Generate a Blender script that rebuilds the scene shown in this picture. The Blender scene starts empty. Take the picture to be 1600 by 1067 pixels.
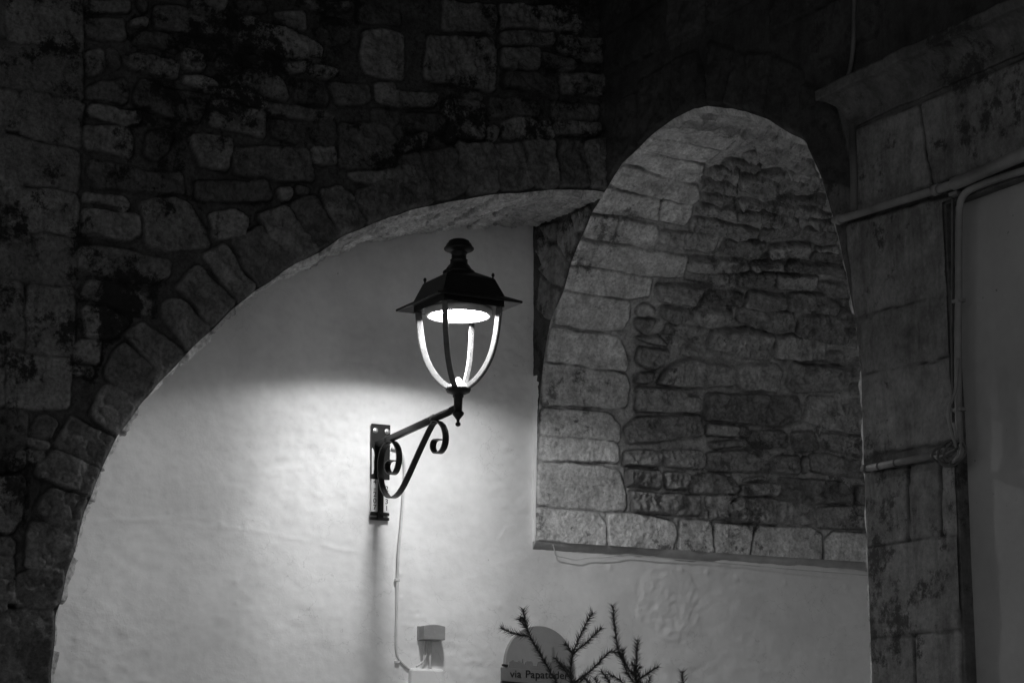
import bpy, bmesh, math, random
import numpy as np
from mathutils import Vector, Matrix

# ------------------------------------------------------------------ camera, world, exposure
FPX = 3326.0
PIT = math.atan(707 / FPX)
YAW = math.atan(1865 * math.cos(PIT) / FPX)
CAM = np.array([0.0, 0.0, 1.6])
FW = np.array([math.sin(YAW) * math.cos(PIT), math.cos(YAW) * math.cos(PIT), math.sin(PIT)])
RT = np.array([math.cos(YAW), -math.sin(YAW), 0.0])
UP = np.cross(RT, FW)
scene = bpy.context.scene
col = scene.collection
cd = bpy.data.cameras.new('camera'); cam = bpy.data.objects.new('camera', cd); col.objects.link(cam)
cd.sensor_width = 36; cd.lens = 36 * FPX / 1600; cd.clip_start = 0.05; cd.clip_end = 300
cam.matrix_world = Matrix(((RT[0], UP[0], -FW[0], CAM[0]), (RT[1], UP[1], -FW[1], CAM[1]),
                           (RT[2], UP[2], -FW[2], CAM[2]), (0, 0, 0, 1)))
scene.camera = cam
world = bpy.data.worlds.new('World'); scene.world = world; world.use_nodes = True
# night sky: town glow near the horizon fading to black overhead
_wn = world.node_tree; _bg = _wn.nodes['Background']; _bg.inputs[1].default_value = 1.0
_tc = _wn.nodes.new('ShaderNodeTexCoord'); _sx = _wn.nodes.new('ShaderNodeSeparateXYZ'); _cr = _wn.nodes.new('ShaderNodeValToRGB')
_wn.links.new(_tc.outputs['Generated'], _sx.inputs[0]); _wn.links.new(_sx.outputs[2], _cr.inputs[0]); _wn.links.new(_cr.outputs[0], _bg.inputs[0])
_cr.color_ramp.elements[0].position = 0.0; _cr.color_ramp.elements[0].color = (.47, .47, .47, 1)
_cr.color_ramp.elements[1].position = 0.75; _cr.color_ramp.elements[1].color = (.015, .015, .015, 1)
scene.view_settings.view_transform = 'Standard'; scene.view_settings.look = 'None'
scene.view_settings.exposure = 0.32; scene.view_settings.gamma = 1.0
scene.cycles.max_bounces = 10; scene.cycles.diffuse_bounces = 7
scene.cycles.sample_clamp_indirect = 4.0
LAMP_RADIANCE = 52.0; MODULE_RADIANCE = 980.0

# ------------------------------------------------------------------ photo pixel -> place on a known surface
def ray(p):
    p = np.atleast_2d(np.array(p, float))
    return FW + RT * ((p[:, :1] - 800) / FPX) + UP * ((533.5 - p[:, 1:]) / FPX)
def hit(p, ax, v):
    d = ray(p); t = (v - CAM[ax]) / d[:, ax]
    return CAM + d * t[:, None]
def sm(t):
    t = np.clip(t, 0, 1); return t * t * (3 - 2 * t)

W = 9.0          # painted wall behind the blind arch
X0 = 5.055       # face of the gateway wall
YF = 8.308       # face of the rubble wall with the wide arch

# ------------------------------------------------------------------ numpy noise
_rng = np.random.RandomState(7)
_T = _rng.rand(64, 64, 64).astype(np.float32) * 2 - 1
def vn(a, b, c, f, seed=0):
    a = a * f + seed * 7.31; b = b * f + seed * 3.17; c = np.zeros_like(a) + c * f + seed * 1.93
    i = np.floor(a).astype(int); j = np.floor(b).astype(int); k = np.floor(c).astype(int)
    u = sm(a - i); v = sm(b - j); w = sm(c - k)
    r = 0
    for di in (0, 1):
        for dj in (0, 1):
            for dk in (0, 1):
                r = r + _T[(i + di) % 64, (j + dj) % 64, (k + dk) % 64] * (u if di else 1 - u) * (v if dj else 1 - v) * (w if dk else 1 - w)
    return r
def fbm(a, b, c, f, o=4, seed=0, g=0.5):
    r = 0; s = 1.0
    for q in range(o):
        r = r + s * vn(a, b, c, f * 2 ** q, seed + q); s *= g
    return r

# ------------------------------------------------------------------ materials
def new_mat(name):
    m = bpy.data.materials.new(name); m.use_nodes = True
    nt = m.node_tree; b = nt.nodes['Principled BSDF']
    return m, nt, b
def g4(v): return (v, v, v, 1)
class NT:
    def __init__(s, nt): s.nt = nt
    def n(s, t, **k):
        x = s.nt.nodes.new(t)
        for a, b in k.items(): setattr(x, a, b)
        return x
    def l(s, a, b): s.nt.links.new(a, b)
    def noise(s, vec, scale, detail=5, rough=0.6):
        x = s.n('ShaderNodeTexNoise'); x.inputs['Scale'].default_value = scale
        x.inputs['Detail'].default_value = detail; x.inputs['Roughness'].default_value = rough
        s.l(vec, x.inputs['Vector']); return x.outputs['Fac']
    def ramp(s, fac, stops):
        x = s.n('ShaderNodeValToRGB'); e = x.color_ramp.elements
        e[0].position, e[0].color = stops[0][0], g4(stops[0][1])
        e[1].position, e[1].color = stops[-1][0], g4(stops[-1][1])
        for p, v in stops[1:-1]:
            q = e.new(p); q.color = g4(v)
        s.l(fac, x.inputs[0]); return x.outputs[0]
    def math(s, op, a, b):
        x = s.n('ShaderNodeMath', operation=op)
        for i, v in enumerate((a, b)):
            if isinstance(v, (int, float)): x.inputs[i].default_value = v
            else: s.l(v, x.inputs[i])
        return x.outputs[0]
    def mix(s, f, a, b):
        x = s.n('ShaderNodeMix', data_type='FLOAT')
        for i, v in ((0, f), (2, a), (3, b)):
            if isinstance(v, (int, float)): x.inputs[i].default_value = v
            else: s.l(v, x.inputs[i])
        return x.outputs[0]
    def coord(s, scale=(1, 1, 1)):
        x = s.n('ShaderNodeTexCoord'); m = s.n('ShaderNodeMapping'); m.inputs['Scale'].default_value = scale
        s.l(x.outputs['Object'], m.inputs[0]); return m.outputs[0]
    def attr(s, name):
        x = s.n('ShaderNodeAttribute', attribute_name=name); return x.outputs['Fac']
    def finish(s, b, colf, rough, height=None, dist=0.003, strength=1.0):
        c = s.n('ShaderNodeCombineColor')
        for i in range(3): s.l(colf, c.inputs[i])
        s.l(c.outputs[0], b.inputs['Base Color'])
        b.inputs['Roughness'].default_value = rough
        b.inputs['Specular IOR Level'].default_value = 0.25
        if height is not None:
            bp = s.n('ShaderNodeBump'); bp.inputs['Distance'].default_value = dist; bp.inputs['Strength'].default_value = strength
            s.l(height, bp.inputs['Height']); s.l(bp.outputs[0], b.inputs['Normal'])

def stone_mat(name, stone=0.34, mortar=0.30, stain_amt=0.6, stain_at=0.55, stain_col=0.03, bump=0.004, streak=0.0, grit=1.0):
    m, nt, b = new_mat(name); k = NT(nt); P = k.coord()
    tone = k.attr('tone'); mask = k.attr('mask')
    fine = k.noise(P, 60, 6, 0.7); mid = k.noise(P, 11, 6, 0.65); big = k.noise(P, 1.7, 3, 0.5)
    c = k.mix(mask, mortar, k.math('MULTIPLY', stone, tone))
    c = k.math('MULTIPLY', c, k.ramp(mid, [(0.3, 0.55), (0.5, 0.97), (0.68, 1.3)]))
    c = k.math('MULTIPLY', c, k.ramp(fine, [(0.34, 1 - .42 * grit), (0.5, 1.0), (0.64, 1 + .32 * grit)]))
    # black crust in irregular blotches, heavier in some patches of the wall than in others
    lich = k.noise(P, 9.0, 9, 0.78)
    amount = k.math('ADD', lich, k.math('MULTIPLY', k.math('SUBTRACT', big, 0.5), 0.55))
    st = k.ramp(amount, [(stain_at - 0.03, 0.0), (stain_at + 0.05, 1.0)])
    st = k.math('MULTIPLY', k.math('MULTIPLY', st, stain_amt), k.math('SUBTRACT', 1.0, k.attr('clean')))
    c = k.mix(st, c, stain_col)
    if streak:
        S = k.coord((5, 5, 0.7)); s1 = k.noise(S, 2.2, 6, 0.7)
        c = k.mix(k.math('MULTIPLY', k.ramp(s1, [(0.47, 0.0), (0.66, 1.0)]), streak), c, stain_col)
    grime = k.math('MULTIPLY', k.attr('grime'), k.ramp(k.noise(P, 15, 4, 0.6), [(0.34, 0.25), (0.55, 1.0)]))
    c = k.mix(grime, c, stain_col * 0.5)
    pits = k.ramp(k.noise(P, 38, 3, 0.5), [(0.28, 0.0), (0.36, 1.0)])
    h = k.math('ADD', k.math('MULTIPLY', fine, 0.6), k.math('MULTIPLY', mid, 0.7))
    h = k.math('ADD', h, k.math('MULTIPLY', pits, 0.35))
    k.finish(b, c, 0.92, h, bump, 1.0)
    return m
M = {}
M['vault'] = stone_mat('vault limestone', 0.52, 0.47, 0.8, 0.60, 0.08, 0.012, 0.0, 0.8)
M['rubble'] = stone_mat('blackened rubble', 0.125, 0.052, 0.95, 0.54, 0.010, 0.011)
M['soffit'] = stone_mat('arch limestone', 0.54, 0.42, 0.6, 0.68, 0.10, 0.005)
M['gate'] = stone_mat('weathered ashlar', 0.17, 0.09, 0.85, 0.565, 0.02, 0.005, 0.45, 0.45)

def plaster(name, base=0.78, var=0.10, bump=0.004):
    m, nt, b = new_mat(name); k = NT(nt); P = k.coord()
    n1 = k.noise(P, 3.0, 6, 0.6); n2 = k.noise(P, 22, 6, 0.6); n3 = k.noise(P, 90, 3, 0.6)
    c = k.math('MULTIPLY', base, k.ramp(n1, [(0.3, 1 - var), (0.7, 1 + var * 0.4)]))
    c = k.math('MULTIPLY', c, k.ramp(n2, [(0.25, 0.95), (0.6, 1.02)]))
    specks = k.ramp(k.noise(P, 34, 2, 0.4), [(0.19, 0.35), (0.23, 1.0)])
    c = k.math('MULTIPLY', c, specks)
    vd = k.n('ShaderNodeTexVoronoi', feature='DISTANCE_TO_EDGE'); vd.inputs['Scale'].default_value = 2.3
    wv = k.n('ShaderNodeVectorMath', operation='ADD'); nz_ = k.n('ShaderNodeTexNoise'); nz_.inputs['Scale'].default_value = 5; nz_.inputs['Detail'].default_value = 8
    k.l(P, nz_.inputs['Vector']); k.l(P, wv.inputs[0]); k.l(nz_.outputs['Color'], wv.inputs[1]); k.l(wv.outputs[0], vd.inputs['Vector'])
    crack = k.ramp(vd.outputs['Distance'], [(0.0, 1.0), (0.006, 0.0)]); crack = k.math('MULTIPLY', crack, k.ramp(k.noise(P, 1.1, 2, 0.5), [(0.52, 0.0), (0.60, 1.0)]))
    c = k.math('MULTIPLY', c, k.mix(crack, 1.0, 0.72))
    patch = k.ramp(k.noise(P, 1.6, 4, 0.6), [(0.44, 0.06), (0.66, 1.0)])
    h = k.math('ADD', k.math('MULTIPLY', n2, patch), k.math('MULTIPLY', n3, 0.07))
    k.finish(b, c, 0.75, h, bump, 0.9)
    return m
M['plaster'] = plaster('old lime wash', 0.86, 0.15, 0.0045)
M['panel'] = plaster('smooth render', 0.31, 0.15, 0.0025)
M['ledge'] = plaster('grimy lime wash', 0.50, 0.45, 0.006)

def simple(name, base, rough=0.5, metal=0.0, bump=0.0, scale=120, var=0.15):
    m, nt, b = new_mat(name); k = NT(nt); P = k.coord()
    n = k.noise(P, scale, 4, 0.6); n2 = k.noise(P, scale / 9, 4, 0.6)
    c = k.math('MULTIPLY', base, k.ramp(n2, [(0.3, 1 - var), (0.7, 1 + var)]))
    k.finish(b, c, rough, n if bump else None, bump or 0.001, 1.0)
    b.inputs['Metallic'].default_value = metal
    return m
M['iron'] = simple('black cast iron paint', 0.014, 0.42, 0, 0.0006, 160, 0.3)
M['glass_rim'] = simple('grey lamp rim', 0.45, 0.35, 0.2)
M['sticker'] = simple('white label vinyl', 0.78, 0.5)
M['ink'] = simple('black ink', 0.02, 0.6)
M['zinc'] = simple('zinc bolt', 0.45, 0.35, 0.6)
M['cable'] = simple('painted cable', 0.62, 0.6, 0, 0.0008, 90)
M['pipe'] = simple('painted pipe', 0.17, 0.55, 0, 0.0015, 60, 0.35)
M['darkpipe'] = simple('dirty pipe', 0.09, 0.6, 0, 0.0015, 60, 0.5)
M['boxgrey'] = simple('grey box', 0.30, 0.7, 0, 0.0012, 70, 0.15)
M['sign'] = simple('stone sign', 0.30, 0.8, 0, 0.0012, 90, 0.08)
M['sign_low'] = simple('stone sign relief', 0.20, 0.8, 0, 0.0012, 90, 0.08)
M['ribiron'] = simple('lit-looking iron paint', 0.085, 0.35, 0, 0.0006, 160, 0.3)  # black iron lightened so the ribs look more strongly lit by the lamp
M['sky_blocker'] = simple('dark sky blocker', 0.06, 0.95)  # only for the unseen slab added overhead
M['bark'] = simple('twig bark', 0.05, 0.9, 0, 0.002, 90, 0.4)
M['needle'] = simple('needles', 0.045, 0.6, 0, 0, 40, 0.3)
M['paving'] = simple('pale paving', 0.78, 0.7, 0, 0.002, 12, 0.2)
m, nt, b = new_mat('lamp diffuser'); b.inputs['Base Color'].default_value = g4(0.8)
b.inputs['Emission Color'].default_value = g4(1); b.inputs['Emission Strength'].default_value = LAMP_RADIANCE
M['glow'] = m
m, nt, b = new_mat('lamp module'); b.inputs['Emission Color'].default_value = g4(1); b.inputs['Emission Strength'].default_value = MODULE_RADIANCE
M['module'] = m

# ------------------------------------------------------------------ object helpers
def put(name, me, mat, parent=None, smooth=True):
    o = bpy.data.objects.new(name, me); col.objects.link(o)
    if mat is not None and not me.materials: me.materials.append(mat)
    if smooth:
        me.polygons.foreach_set('use_smooth', np.ones(len(me.polygons), bool))
    if parent is not None:
        o.parent = parent; o.matrix_parent_inverse = parent.matrix_world.inverted()
    return o
def empty(name, loc, label, cat, group=None):
    o = bpy.data.objects.new(name, None); col.objects.link(o); o.location = loc
    o.empty_display_size = 0.1
    tag(o, label, cat, group); bpy.context.view_layer.update(); return o
def tag(o, label, cat, group=None):
    o['label'] = label; o['category'] = cat
    if group: o['group'] = group
def from_arrays(name, V, Fq, attrs=None):
    me = bpy.data.meshes.new(name)
    me.vertices.add(len(V)); me.vertices.foreach_set('co', np.ascontiguousarray(V, np.float32).ravel())
    n = len(Fq)
    me.loops.add(n * 4); me.loops.foreach_set('vertex_index', np.ascontiguousarray(Fq, np.int32).ravel())
    me.polygons.add(n); me.polygons.foreach_set('loop_start', np.arange(0, 4 * n, 4, dtype=np.int32))
    me.polygons.foreach_set('loop_total', np.full(n, 4, np.int32))
    me.update(calc_edges=True); me.validate()
    for k, a in (attrs or {}).items():
        at = me.attributes.new(k, 'FLOAT', 'POINT'); at.data.foreach_set('value', np.ascontiguousarray(a, np.float32))
    return me
def merge(parts):
    V = []; Fs = []; o = 0
    for v, f in parts:
        V += [tuple(x) for x in v]; Fs += [tuple(i + o for i in g) for g in f]; o += len(v)
    me = bpy.data.meshes.new('m'); me.from_pydata(V, [], Fs); me.update(); return me
def tube(path, r, n=10, cap=True, sect=None):
    P = [Vector(p) for p in path]; rings = []; V = []; Fs = []
    R = r if hasattr(r, '__len__') else [r] * len(P)
    t0 = (P[1] - P[0]).normalized(); ref = Vector((0, 0, 1)) if abs(t0.z) < 0.9 else Vector((1, 0, 0))
    u = t0.cross(ref).normalized()
    for i, p in enumerate(P):
        t = (P[min(i + 1, len(P) - 1)] - P[max(i - 1, 0)]).normalized()
        u = (u - t * u.dot(t)).normalized(); v = t.cross(u)
        for k in range(n):
            a = 2 * math.pi * k / n
            V.append(p + u * math.cos(a) * R[i] + v * math.sin(a) * R[i])
    for i in range(len(P) - 1):
        for k in range(n):
            a = i * n + k; b_ = i * n + (k + 1) % n
            Fs.append((a, b_, b_ + n, a + n))
    if cap:
        Fs.append(tuple(range(n))[::-1]); Fs.append(tuple((len(P) - 1) * n + k for k in range(n)))
    return V, Fs
def spline(pts, sub=8):
    P = [np.array(p, float) for p in pts]; P = [2 * P[0] - P[1]] + P + [2 * P[-1] - P[-2]]; out = []
    for i in range(1, len(P) - 2):
        for s in range(sub):
            t = s / sub
            out.append(0.5 * ((2 * P[i]) + (-P[i - 1] + P[i + 1]) * t + (2 * P[i - 1] - 5 * P[i] + 4 * P[i + 1] - P[i + 2]) * t * t + (-P[i - 1] + 3 * P[i] - 3 * P[i + 1] + P[i + 2]) * t ** 3))
    out.append(P[-2]); return out
def strap(path, wdir, width, thick):
    """flat bar swept along a path; wdir is its broad direction"""
    P = [Vector(p) for p in path]; w = Vector(wdir).normalized(); V = []; Fs = []
    for i, p in enumerate(P):
        t = (P[min(i + 1, len(P) - 1)] - P[max(i - 1, 0)]).normalized(); nrm = t.cross(w).normalized()
        for a, c in ((-1, -1), (1, -1), (1, 1), (-1, 1)):
            V.append(p + w * (a * width / 2) + nrm * (c * thick / 2))
    for i in range(len(P) - 1):
        for k in range(4):
            a = i * 4 + k; b_ = i * 4 + (k + 1) % 4
            Fs.append((a, b_, b_ + 4, a + 4))
    Fs.append((3, 2, 1, 0)); e = (len(P) - 1) * 4; Fs.append((e, e + 1, e + 2, e + 3))
    return V, Fs
def lathe(prof, c, n=40, cap=True):
    V = []; Fs = []
    for r, z in prof:
        for k in range(n):
            a = 2 * math.pi * k / n; V.append((c[0] + r * math.cos(a), c[1] + r * math.sin(a), c[2] + z))
    for i in range(len(prof) - 1):
        for k in range(n):
            a = i * n + k; b_ = i * n + (k + 1) % n
            Fs.append((a, b_, b_ + n, a + n))
    if not cap: return V, Fs
    if prof[0][0] > 1e-6: Fs.append(tuple(range(n))[::-1])
    if prof[-1][0] > 1e-6: Fs.append(tuple((len(prof) - 1) * n + k for k in range(n)))
    return V, Fs
def sq_loft(levels, c, cap=True):
    """square (axis-aligned) loft: levels of (half_width, z)"""
    V = []; Fs = []
    for h, z in levels:
        for a, b_ in ((-1, -1), (1, -1), (1, 1), (-1, 1)): V.append((c[0] + a * h, c[1] + b_ * h, c[2] + z))
    for i in range(len(levels) - 1):
        for k in range(4):
            a = i * 4 + k; b_ = i * 4 + (k + 1) % 4; Fs.append((a, b_, b_ + 4, a + 4))
    if cap:
        Fs.append((3, 2, 1, 0)); e = (len(levels) - 1) * 4; Fs.append((e, e + 1, e + 2, e + 3))
    return V, Fs
def fixn(me, bevel=0.0, seg=2):
    bm = bmesh.new(); bm.from_mesh(me)
    bmesh.ops.remove_doubles(bm, verts=bm.verts, dist=1e-6)
    bmesh.ops.recalc_face_normals(bm, faces=bm.faces)
    if bevel: bmesh.ops.bevel(bm, geom=[e for e in bm.edges if e.calc_face_angle(0) > 0.5], offset=bevel, segments=seg, affect='EDGES', profile=0.5)
    bm.to_mesh(me); bm.free(); return me
def box(x0, x1, y0, y1, z0, z1):
    V = [(x, y, z) for z in (z0, z1) for x, y in ((x0, y0), (x1, y0), (x1, y1), (x0, y1))]
    return V, [(3, 2, 1, 0), (4, 5, 6, 7), (0, 1, 5, 4), (1, 2, 6, 5), (2, 3, 7, 6), (3, 0, 4, 7)]
def part(name, parts, mat, parent, bevel=0.0, smooth=False):
    me = fixn(merge(parts), bevel); return put(name, me, mat, parent, smooth)
def text_mesh(txt, size, font_depth, mat, name, parent, M4, align='LEFT', shear=0):
    cu = bpy.data.curves.new(name, 'FONT'); cu.body = txt; cu.size = size; cu.extrude = font_depth; cu.align_x = align; cu.shear = shear
    t = bpy.data.objects.new('tmp', cu); col.objects.link(t); bpy.context.view_layer.update()
    me = bpy.data.meshes.new_from_object(t.evaluated_get(bpy.context.evaluated_depsgraph_get()))
    bpy.data.objects.remove(t); me.transform(M4); me.name = name
    me.materials.clear(); me.materials.append(mat)
    return put(name, me, mat, parent, False)

# ------------------------------------------------------------------ masonry height field
def chaikin(P):
    Q = []
    n = len(P)
    for i in range(n):
        a = P[i]; b_ = P[(i + 1) % n]
        L = np.linalg.norm(b_ - a); f = min(0.25, 0.010 / max(L, 1e-6))
        Q.append(a + (b_ - a) * f); Q.append(b_ + (a - b_) * f)
    return np.array(Q)
def poly_sd(P, A, B):
    n = len(P); d = np.full(A.shape, 1e9); ins = np.zeros(A.shape, bool)
    for i in range(n):
        ax, ay = P[i]; bx, by = P[(i + 1) % n]; ex, ey = bx - ax, by - ay
        wx, wy = A - ax, B - ay; t = np.clip((wx * ex + wy * ey) / (ex * ex + ey * ey + 1e-12), 0, 1)
        d = np.minimum(d, (wx - t * ex) ** 2 + (wy - t * ey) ** 2)
        c = ((ay > B) != (by > B)) & (A < (bx - ax) * (B - ay) / (by - ay + 1e-12) + ax)
        ins ^= c
    return np.where(ins, 1, -1) * np.sqrt(d)
class Stone:
    def __init__(s, poly, prot, rough, tone, tilt, bevel=0.02, clean=0.0):
        s.clean = clean
        s.p = chaikin(np.array(poly, float)); s.prot = prot; s.rough = rough; s.tone = tone; s.tilt = tilt; s.bevel = bevel
def masonry(A, B, stones, seed=0, warp=0.007, crev=0.006, mort=0.003, grow=0.004):
    """A,B flat coordinates (m) -> height, tone, mask"""
    n1 = fbm(A, B, 0.3, 11, 3, seed); n2 = fbm(A, B, 5.3, 11, 3, seed + 5)
    Aw = A + warp * n1; Bw = B + warp * n2
    rough = fbm(A, B, 9.1, 16, 5, seed + 11, 0.6)
    ridg = 1 - 2 * np.abs(fbm(A, B, 2.1, 13, 4, seed + 17, 0.55))
    chip = 1 - 2 * np.abs(fbm(A * 1.5, B, 3.7, 26, 3, seed + 51, 0.6)); gate_ = sm((vn(A, B, 8.8, 4.5, seed + 61) + .35) / .5)
    h = mort * fbm(A, B, 1.1, 20, 3, seed + 23) ; tone = np.ones_like(A); mask = np.zeros_like(A); clean = np.zeros_like(A); dmax = np.full(A.shape, -1.0)
    for s in stones:
        lo = s.p.min(0) - 0.03; hi = s.p.max(0) + 0.03
        idx = np.nonzero((A > lo[0]) & (A < hi[0]) & (B > lo[1]) & (B < hi[1]))[0]
        if not len(idx): continue
        d = poly_sd(s.p, Aw[idx], Bw[idx]) + grow; c = s.p.mean(0)
        t = sm((d + 0.002) / s.bevel)
        hh = t * (s.prot + s.tilt[0] * (A[idx] - c[0]) + s.tilt[1] * (B[idx] - c[1]) + s.rough * (0.7 * rough[idx] + 0.4 * ridg[idx] + 0.42 * chip[idx] * gate_[idx]))
        better = d > dmax[idx]
        j = idx[better]
        dmax[j] = d[better]
        tt = t[better]
        h[j] = h[j] * (1 - tt) + hh[better]
        mask[j] = sm((d[better] + 0.004) / 0.008); tone[j] = s.tone; clean[j] = s.clean
    h = h - crev * np.exp(-((dmax + 0.005) / 0.006) ** 2) * np.clip(0.6 + 1.2 * vn(A, B, 4.4, 5, seed + 31), 0, 1.4)
    global GRIME, CLEAN
    CLEAN = clean
    GRIME = .95 * np.exp(-((dmax + 0.001) / 0.0055) ** 2) * np.clip(.75 + .9 * vn(A, B, 6.4, 4, seed + 41), .1, 1)
    return h, tone, mask
def auto_rows(a0, a1, b0, b1, keep, rnd, hh=(0.14, 0.26), ww=(0.22, 0.5), gap=0.014):
    out = []; b_ = b0
    while b_ < b1:
        H = rnd.uniform(*hh); a = a0 - rnd.uniform(0, 0.3)
        while a < a1:
            w = rnd.uniform(*ww); j = lambda: rnd.uniform(-0.012, 0.012)
            q = [(a + gap / 2 + j(), b_ + gap / 2 + j()), (a + w - gap / 2 + j(), b_ + gap / 2 + j()), (a + w - gap / 2 + j(), b_ + H - gap / 2 + j()), (a + gap / 2 + j(), b_ + H - gap / 2 + j())]
            if keep(a + w / 2, b_ + H / 2, q): out.append(q)
            a += w
        b_ += H
    return out
def tiles(blocks):
    out = []
    for ox, oy, s, rows in blocks:
        for line in rows.strip().splitlines():
            v = [float(x) for x in line.replace(',', ' ').split()]
            out.append([(ox + v[i] / s, oy + v[i + 1] / s) for i in range(0, len(v), 2)])
    return out
def spaced(segs):
    out = []
    for a, b_, st in segs:
        n = max(1, int(round((b_ - a) / st))); out += list(np.linspace(a, b_, n, endpoint=False))
    out.append(segs[-1][1]); return np.array(out)
def cut_grid(a, b_, hole_line, inside):
    """tensor grid with a hole; vertices on the rim are snapped onto hole_line"""
    A, B = np.meshgrid(a, b_, indexing='ij'); na, nb = A.shape
    ins = inside(A, B)
    i, j = np.meshgrid(np.arange(na - 1), np.arange(nb - 1), indexing='ij')
    q = np.stack([i * nb + j, (i + 1) * nb + j, (i + 1) * nb + j + 1, i * nb + j + 1], -1).reshape(-1, 4)
    fi = ins.ravel()[q]; q = q[~fi.all(1)]; fi = ins.ravel()[q]
    rim = np.unique(q[fi]); A = A.ravel().copy(); B = B.ravel().copy()
    pts = np.c_[A[rim], B[rim]]
    a0 = hole_line[:-1]; e = hole_line[1:] - a0; best = np.full(len(pts), 1e9); bp = pts.copy()
    for k in range(len(a0)):
        t = np.clip(((pts - a0[k]) @ e[k]) / (e[k] @ e[k] + 1e-12), 0, 1); c = a0[k] + t[:, None] * e[k]
        d = ((pts - c) ** 2).sum(1); m_ = d < best; best[m_] = d[m_]; bp[m_] = c[m_]
    A[rim] = bp[:, 0]; B[rim] = bp[:, 1]
    used = np.unique(q); remap = -np.ones(na * nb, int); remap[used] = np.arange(len(used))
    return A[used], B[used], remap[q]
def dist_line(A, B, L, cap=0.08):
    d = np.full(A.shape, cap)
    for k in range(len(L) - 1):
        lo = np.minimum(L[k], L[k + 1]) - cap; hi = np.maximum(L[k], L[k + 1]) + cap
        idx = np.nonzero((A > lo[0]) & (A < hi[0]) & (B > lo[1]) & (B < hi[1]))[0]
        if not len(idx): continue
        e = L[k + 1] - L[k]; wx = A[idx] - L[k][0]; wy = B[idx] - L[k][1]
        t = np.clip((wx * e[0] + wy * e[1]) / (e @ e + 1e-12), 0, 1)
        d[idx] = np.minimum(d[idx], np.hypot(wx - t * e[0], wy - t * e[1]))
    return d
def resample(L, st):
    L = np.array(L, float); s = np.r_[0, np.cumsum(np.hypot(*np.diff(L, axis=0).T))]
    q = np.linspace(0, s[-1], int(s[-1] / st) + 1); return np.c_[np.interp(q, s, L[:, 0]), np.interp(q, s, L[:, 1])]
def in_poly(P, A, B):
    ins = np.zeros(A.shape, bool)
    for i in range(len(P)):
        ax, ay = P[i]; bx, by = P[(i + 1) % len(P)]
        if ay == by: continue
        ins ^= ((ay > B) != (by > B)) & (A < (bx - ax) * (B - ay) / (by - ay) + ax)
    return ins
rnd = random.Random(11)

# ================================================================== GROUND
gm = bpy.data.meshes.new('ground'); gm.from_pydata([(-60, -60, 0), (70, -60, 0), (70, 60, 0), (-60, 60, 0)], [], [(0, 1, 2, 3)])
g = put('ground', gm, M['paving'], None, False); g['kind'] = 'structure'

# ================================================================== OUTLINES OF THE TWO ARCHES
gate_px = [(831, 789), (835, 723), (841, 660), (849, 600), (858, 545), (868, 500), (881, 455), (892, 412), (906, 376), (926, 331), (950, 292), (973, 254), (997, 232), (1016, 213), (1052, 187), (1084, 171), (1107, 167), (1137, 170), (1162, 173), (1201, 187), (1241, 213), (1259, 221), (1270, 246), (1284, 278), (1298, 325), (1310, 368), (1323, 431), (1337, 506), (1346, 587), (1349, 700)]
gp = hit(gate_px, 0, X0)[:, 1:]
gp[0:4, 0] = (8.972, 8.965, 8.952, 8.92); gp[4, 0] = 8.88; gp[5, 0] = 8.825
prof = np.vstack([[8.974, 2.80], gp, [6.415, 2.4], [6.415, 0.0]])
prof = resample(prof, 0.02)
pn = np.arange(len(prof)) * 0.02
wob = 0.005 * fbm(pn, pn * 0, 0.5, 9, 3, 2); wob[:12] *= np.linspace(0, 1, 12)
tg = np.gradient(prof, axis=0); tg /= np.hypot(*tg.T)[:, None]
wob = np.where(prof[:, 1] < 3.1, wob * 0.3, wob)
prof = prof + np.c_[-tg[:, 1], tg[:, 0]] * wob[:, None]

wide_px = [(80, 1067), (84, 1001), (88, 960), (96, 940), (103, 900), (117, 853), (135, 794), (148, 759), (160, 732), (184, 681), (209, 650), (221, 632), (255, 590), (289, 555), (330, 515), (369, 478), (399, 454), (442, 425), (499, 394), (532, 373), (570, 354), (634, 331), (697, 316), (776, 303), (862, 297), (915, 298), (943, 301)]
wl = hit(wide_px, 1, YF)[:, [0, 2]]
wl = np.vstack([[2.48, 0.0], [2.485, 1.9], wl[:-1], [X0, 4.387]])
wl = resample(wl, 0.02); pn = np.arange(len(wl)) * 0.02
wob = 0.006 * fbm(pn, pn * 0, 7.5, 8, 3, 5); tg = np.gradient(wl, axis=0); tg /= np.hypot(*tg.T)[:, None]
wl = wl + np.c_[-tg[:, 1], tg[:, 0]] * wob[:, None]; wl[0, 1] = 0; wl[-1] = (X0, 4.387)

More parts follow.
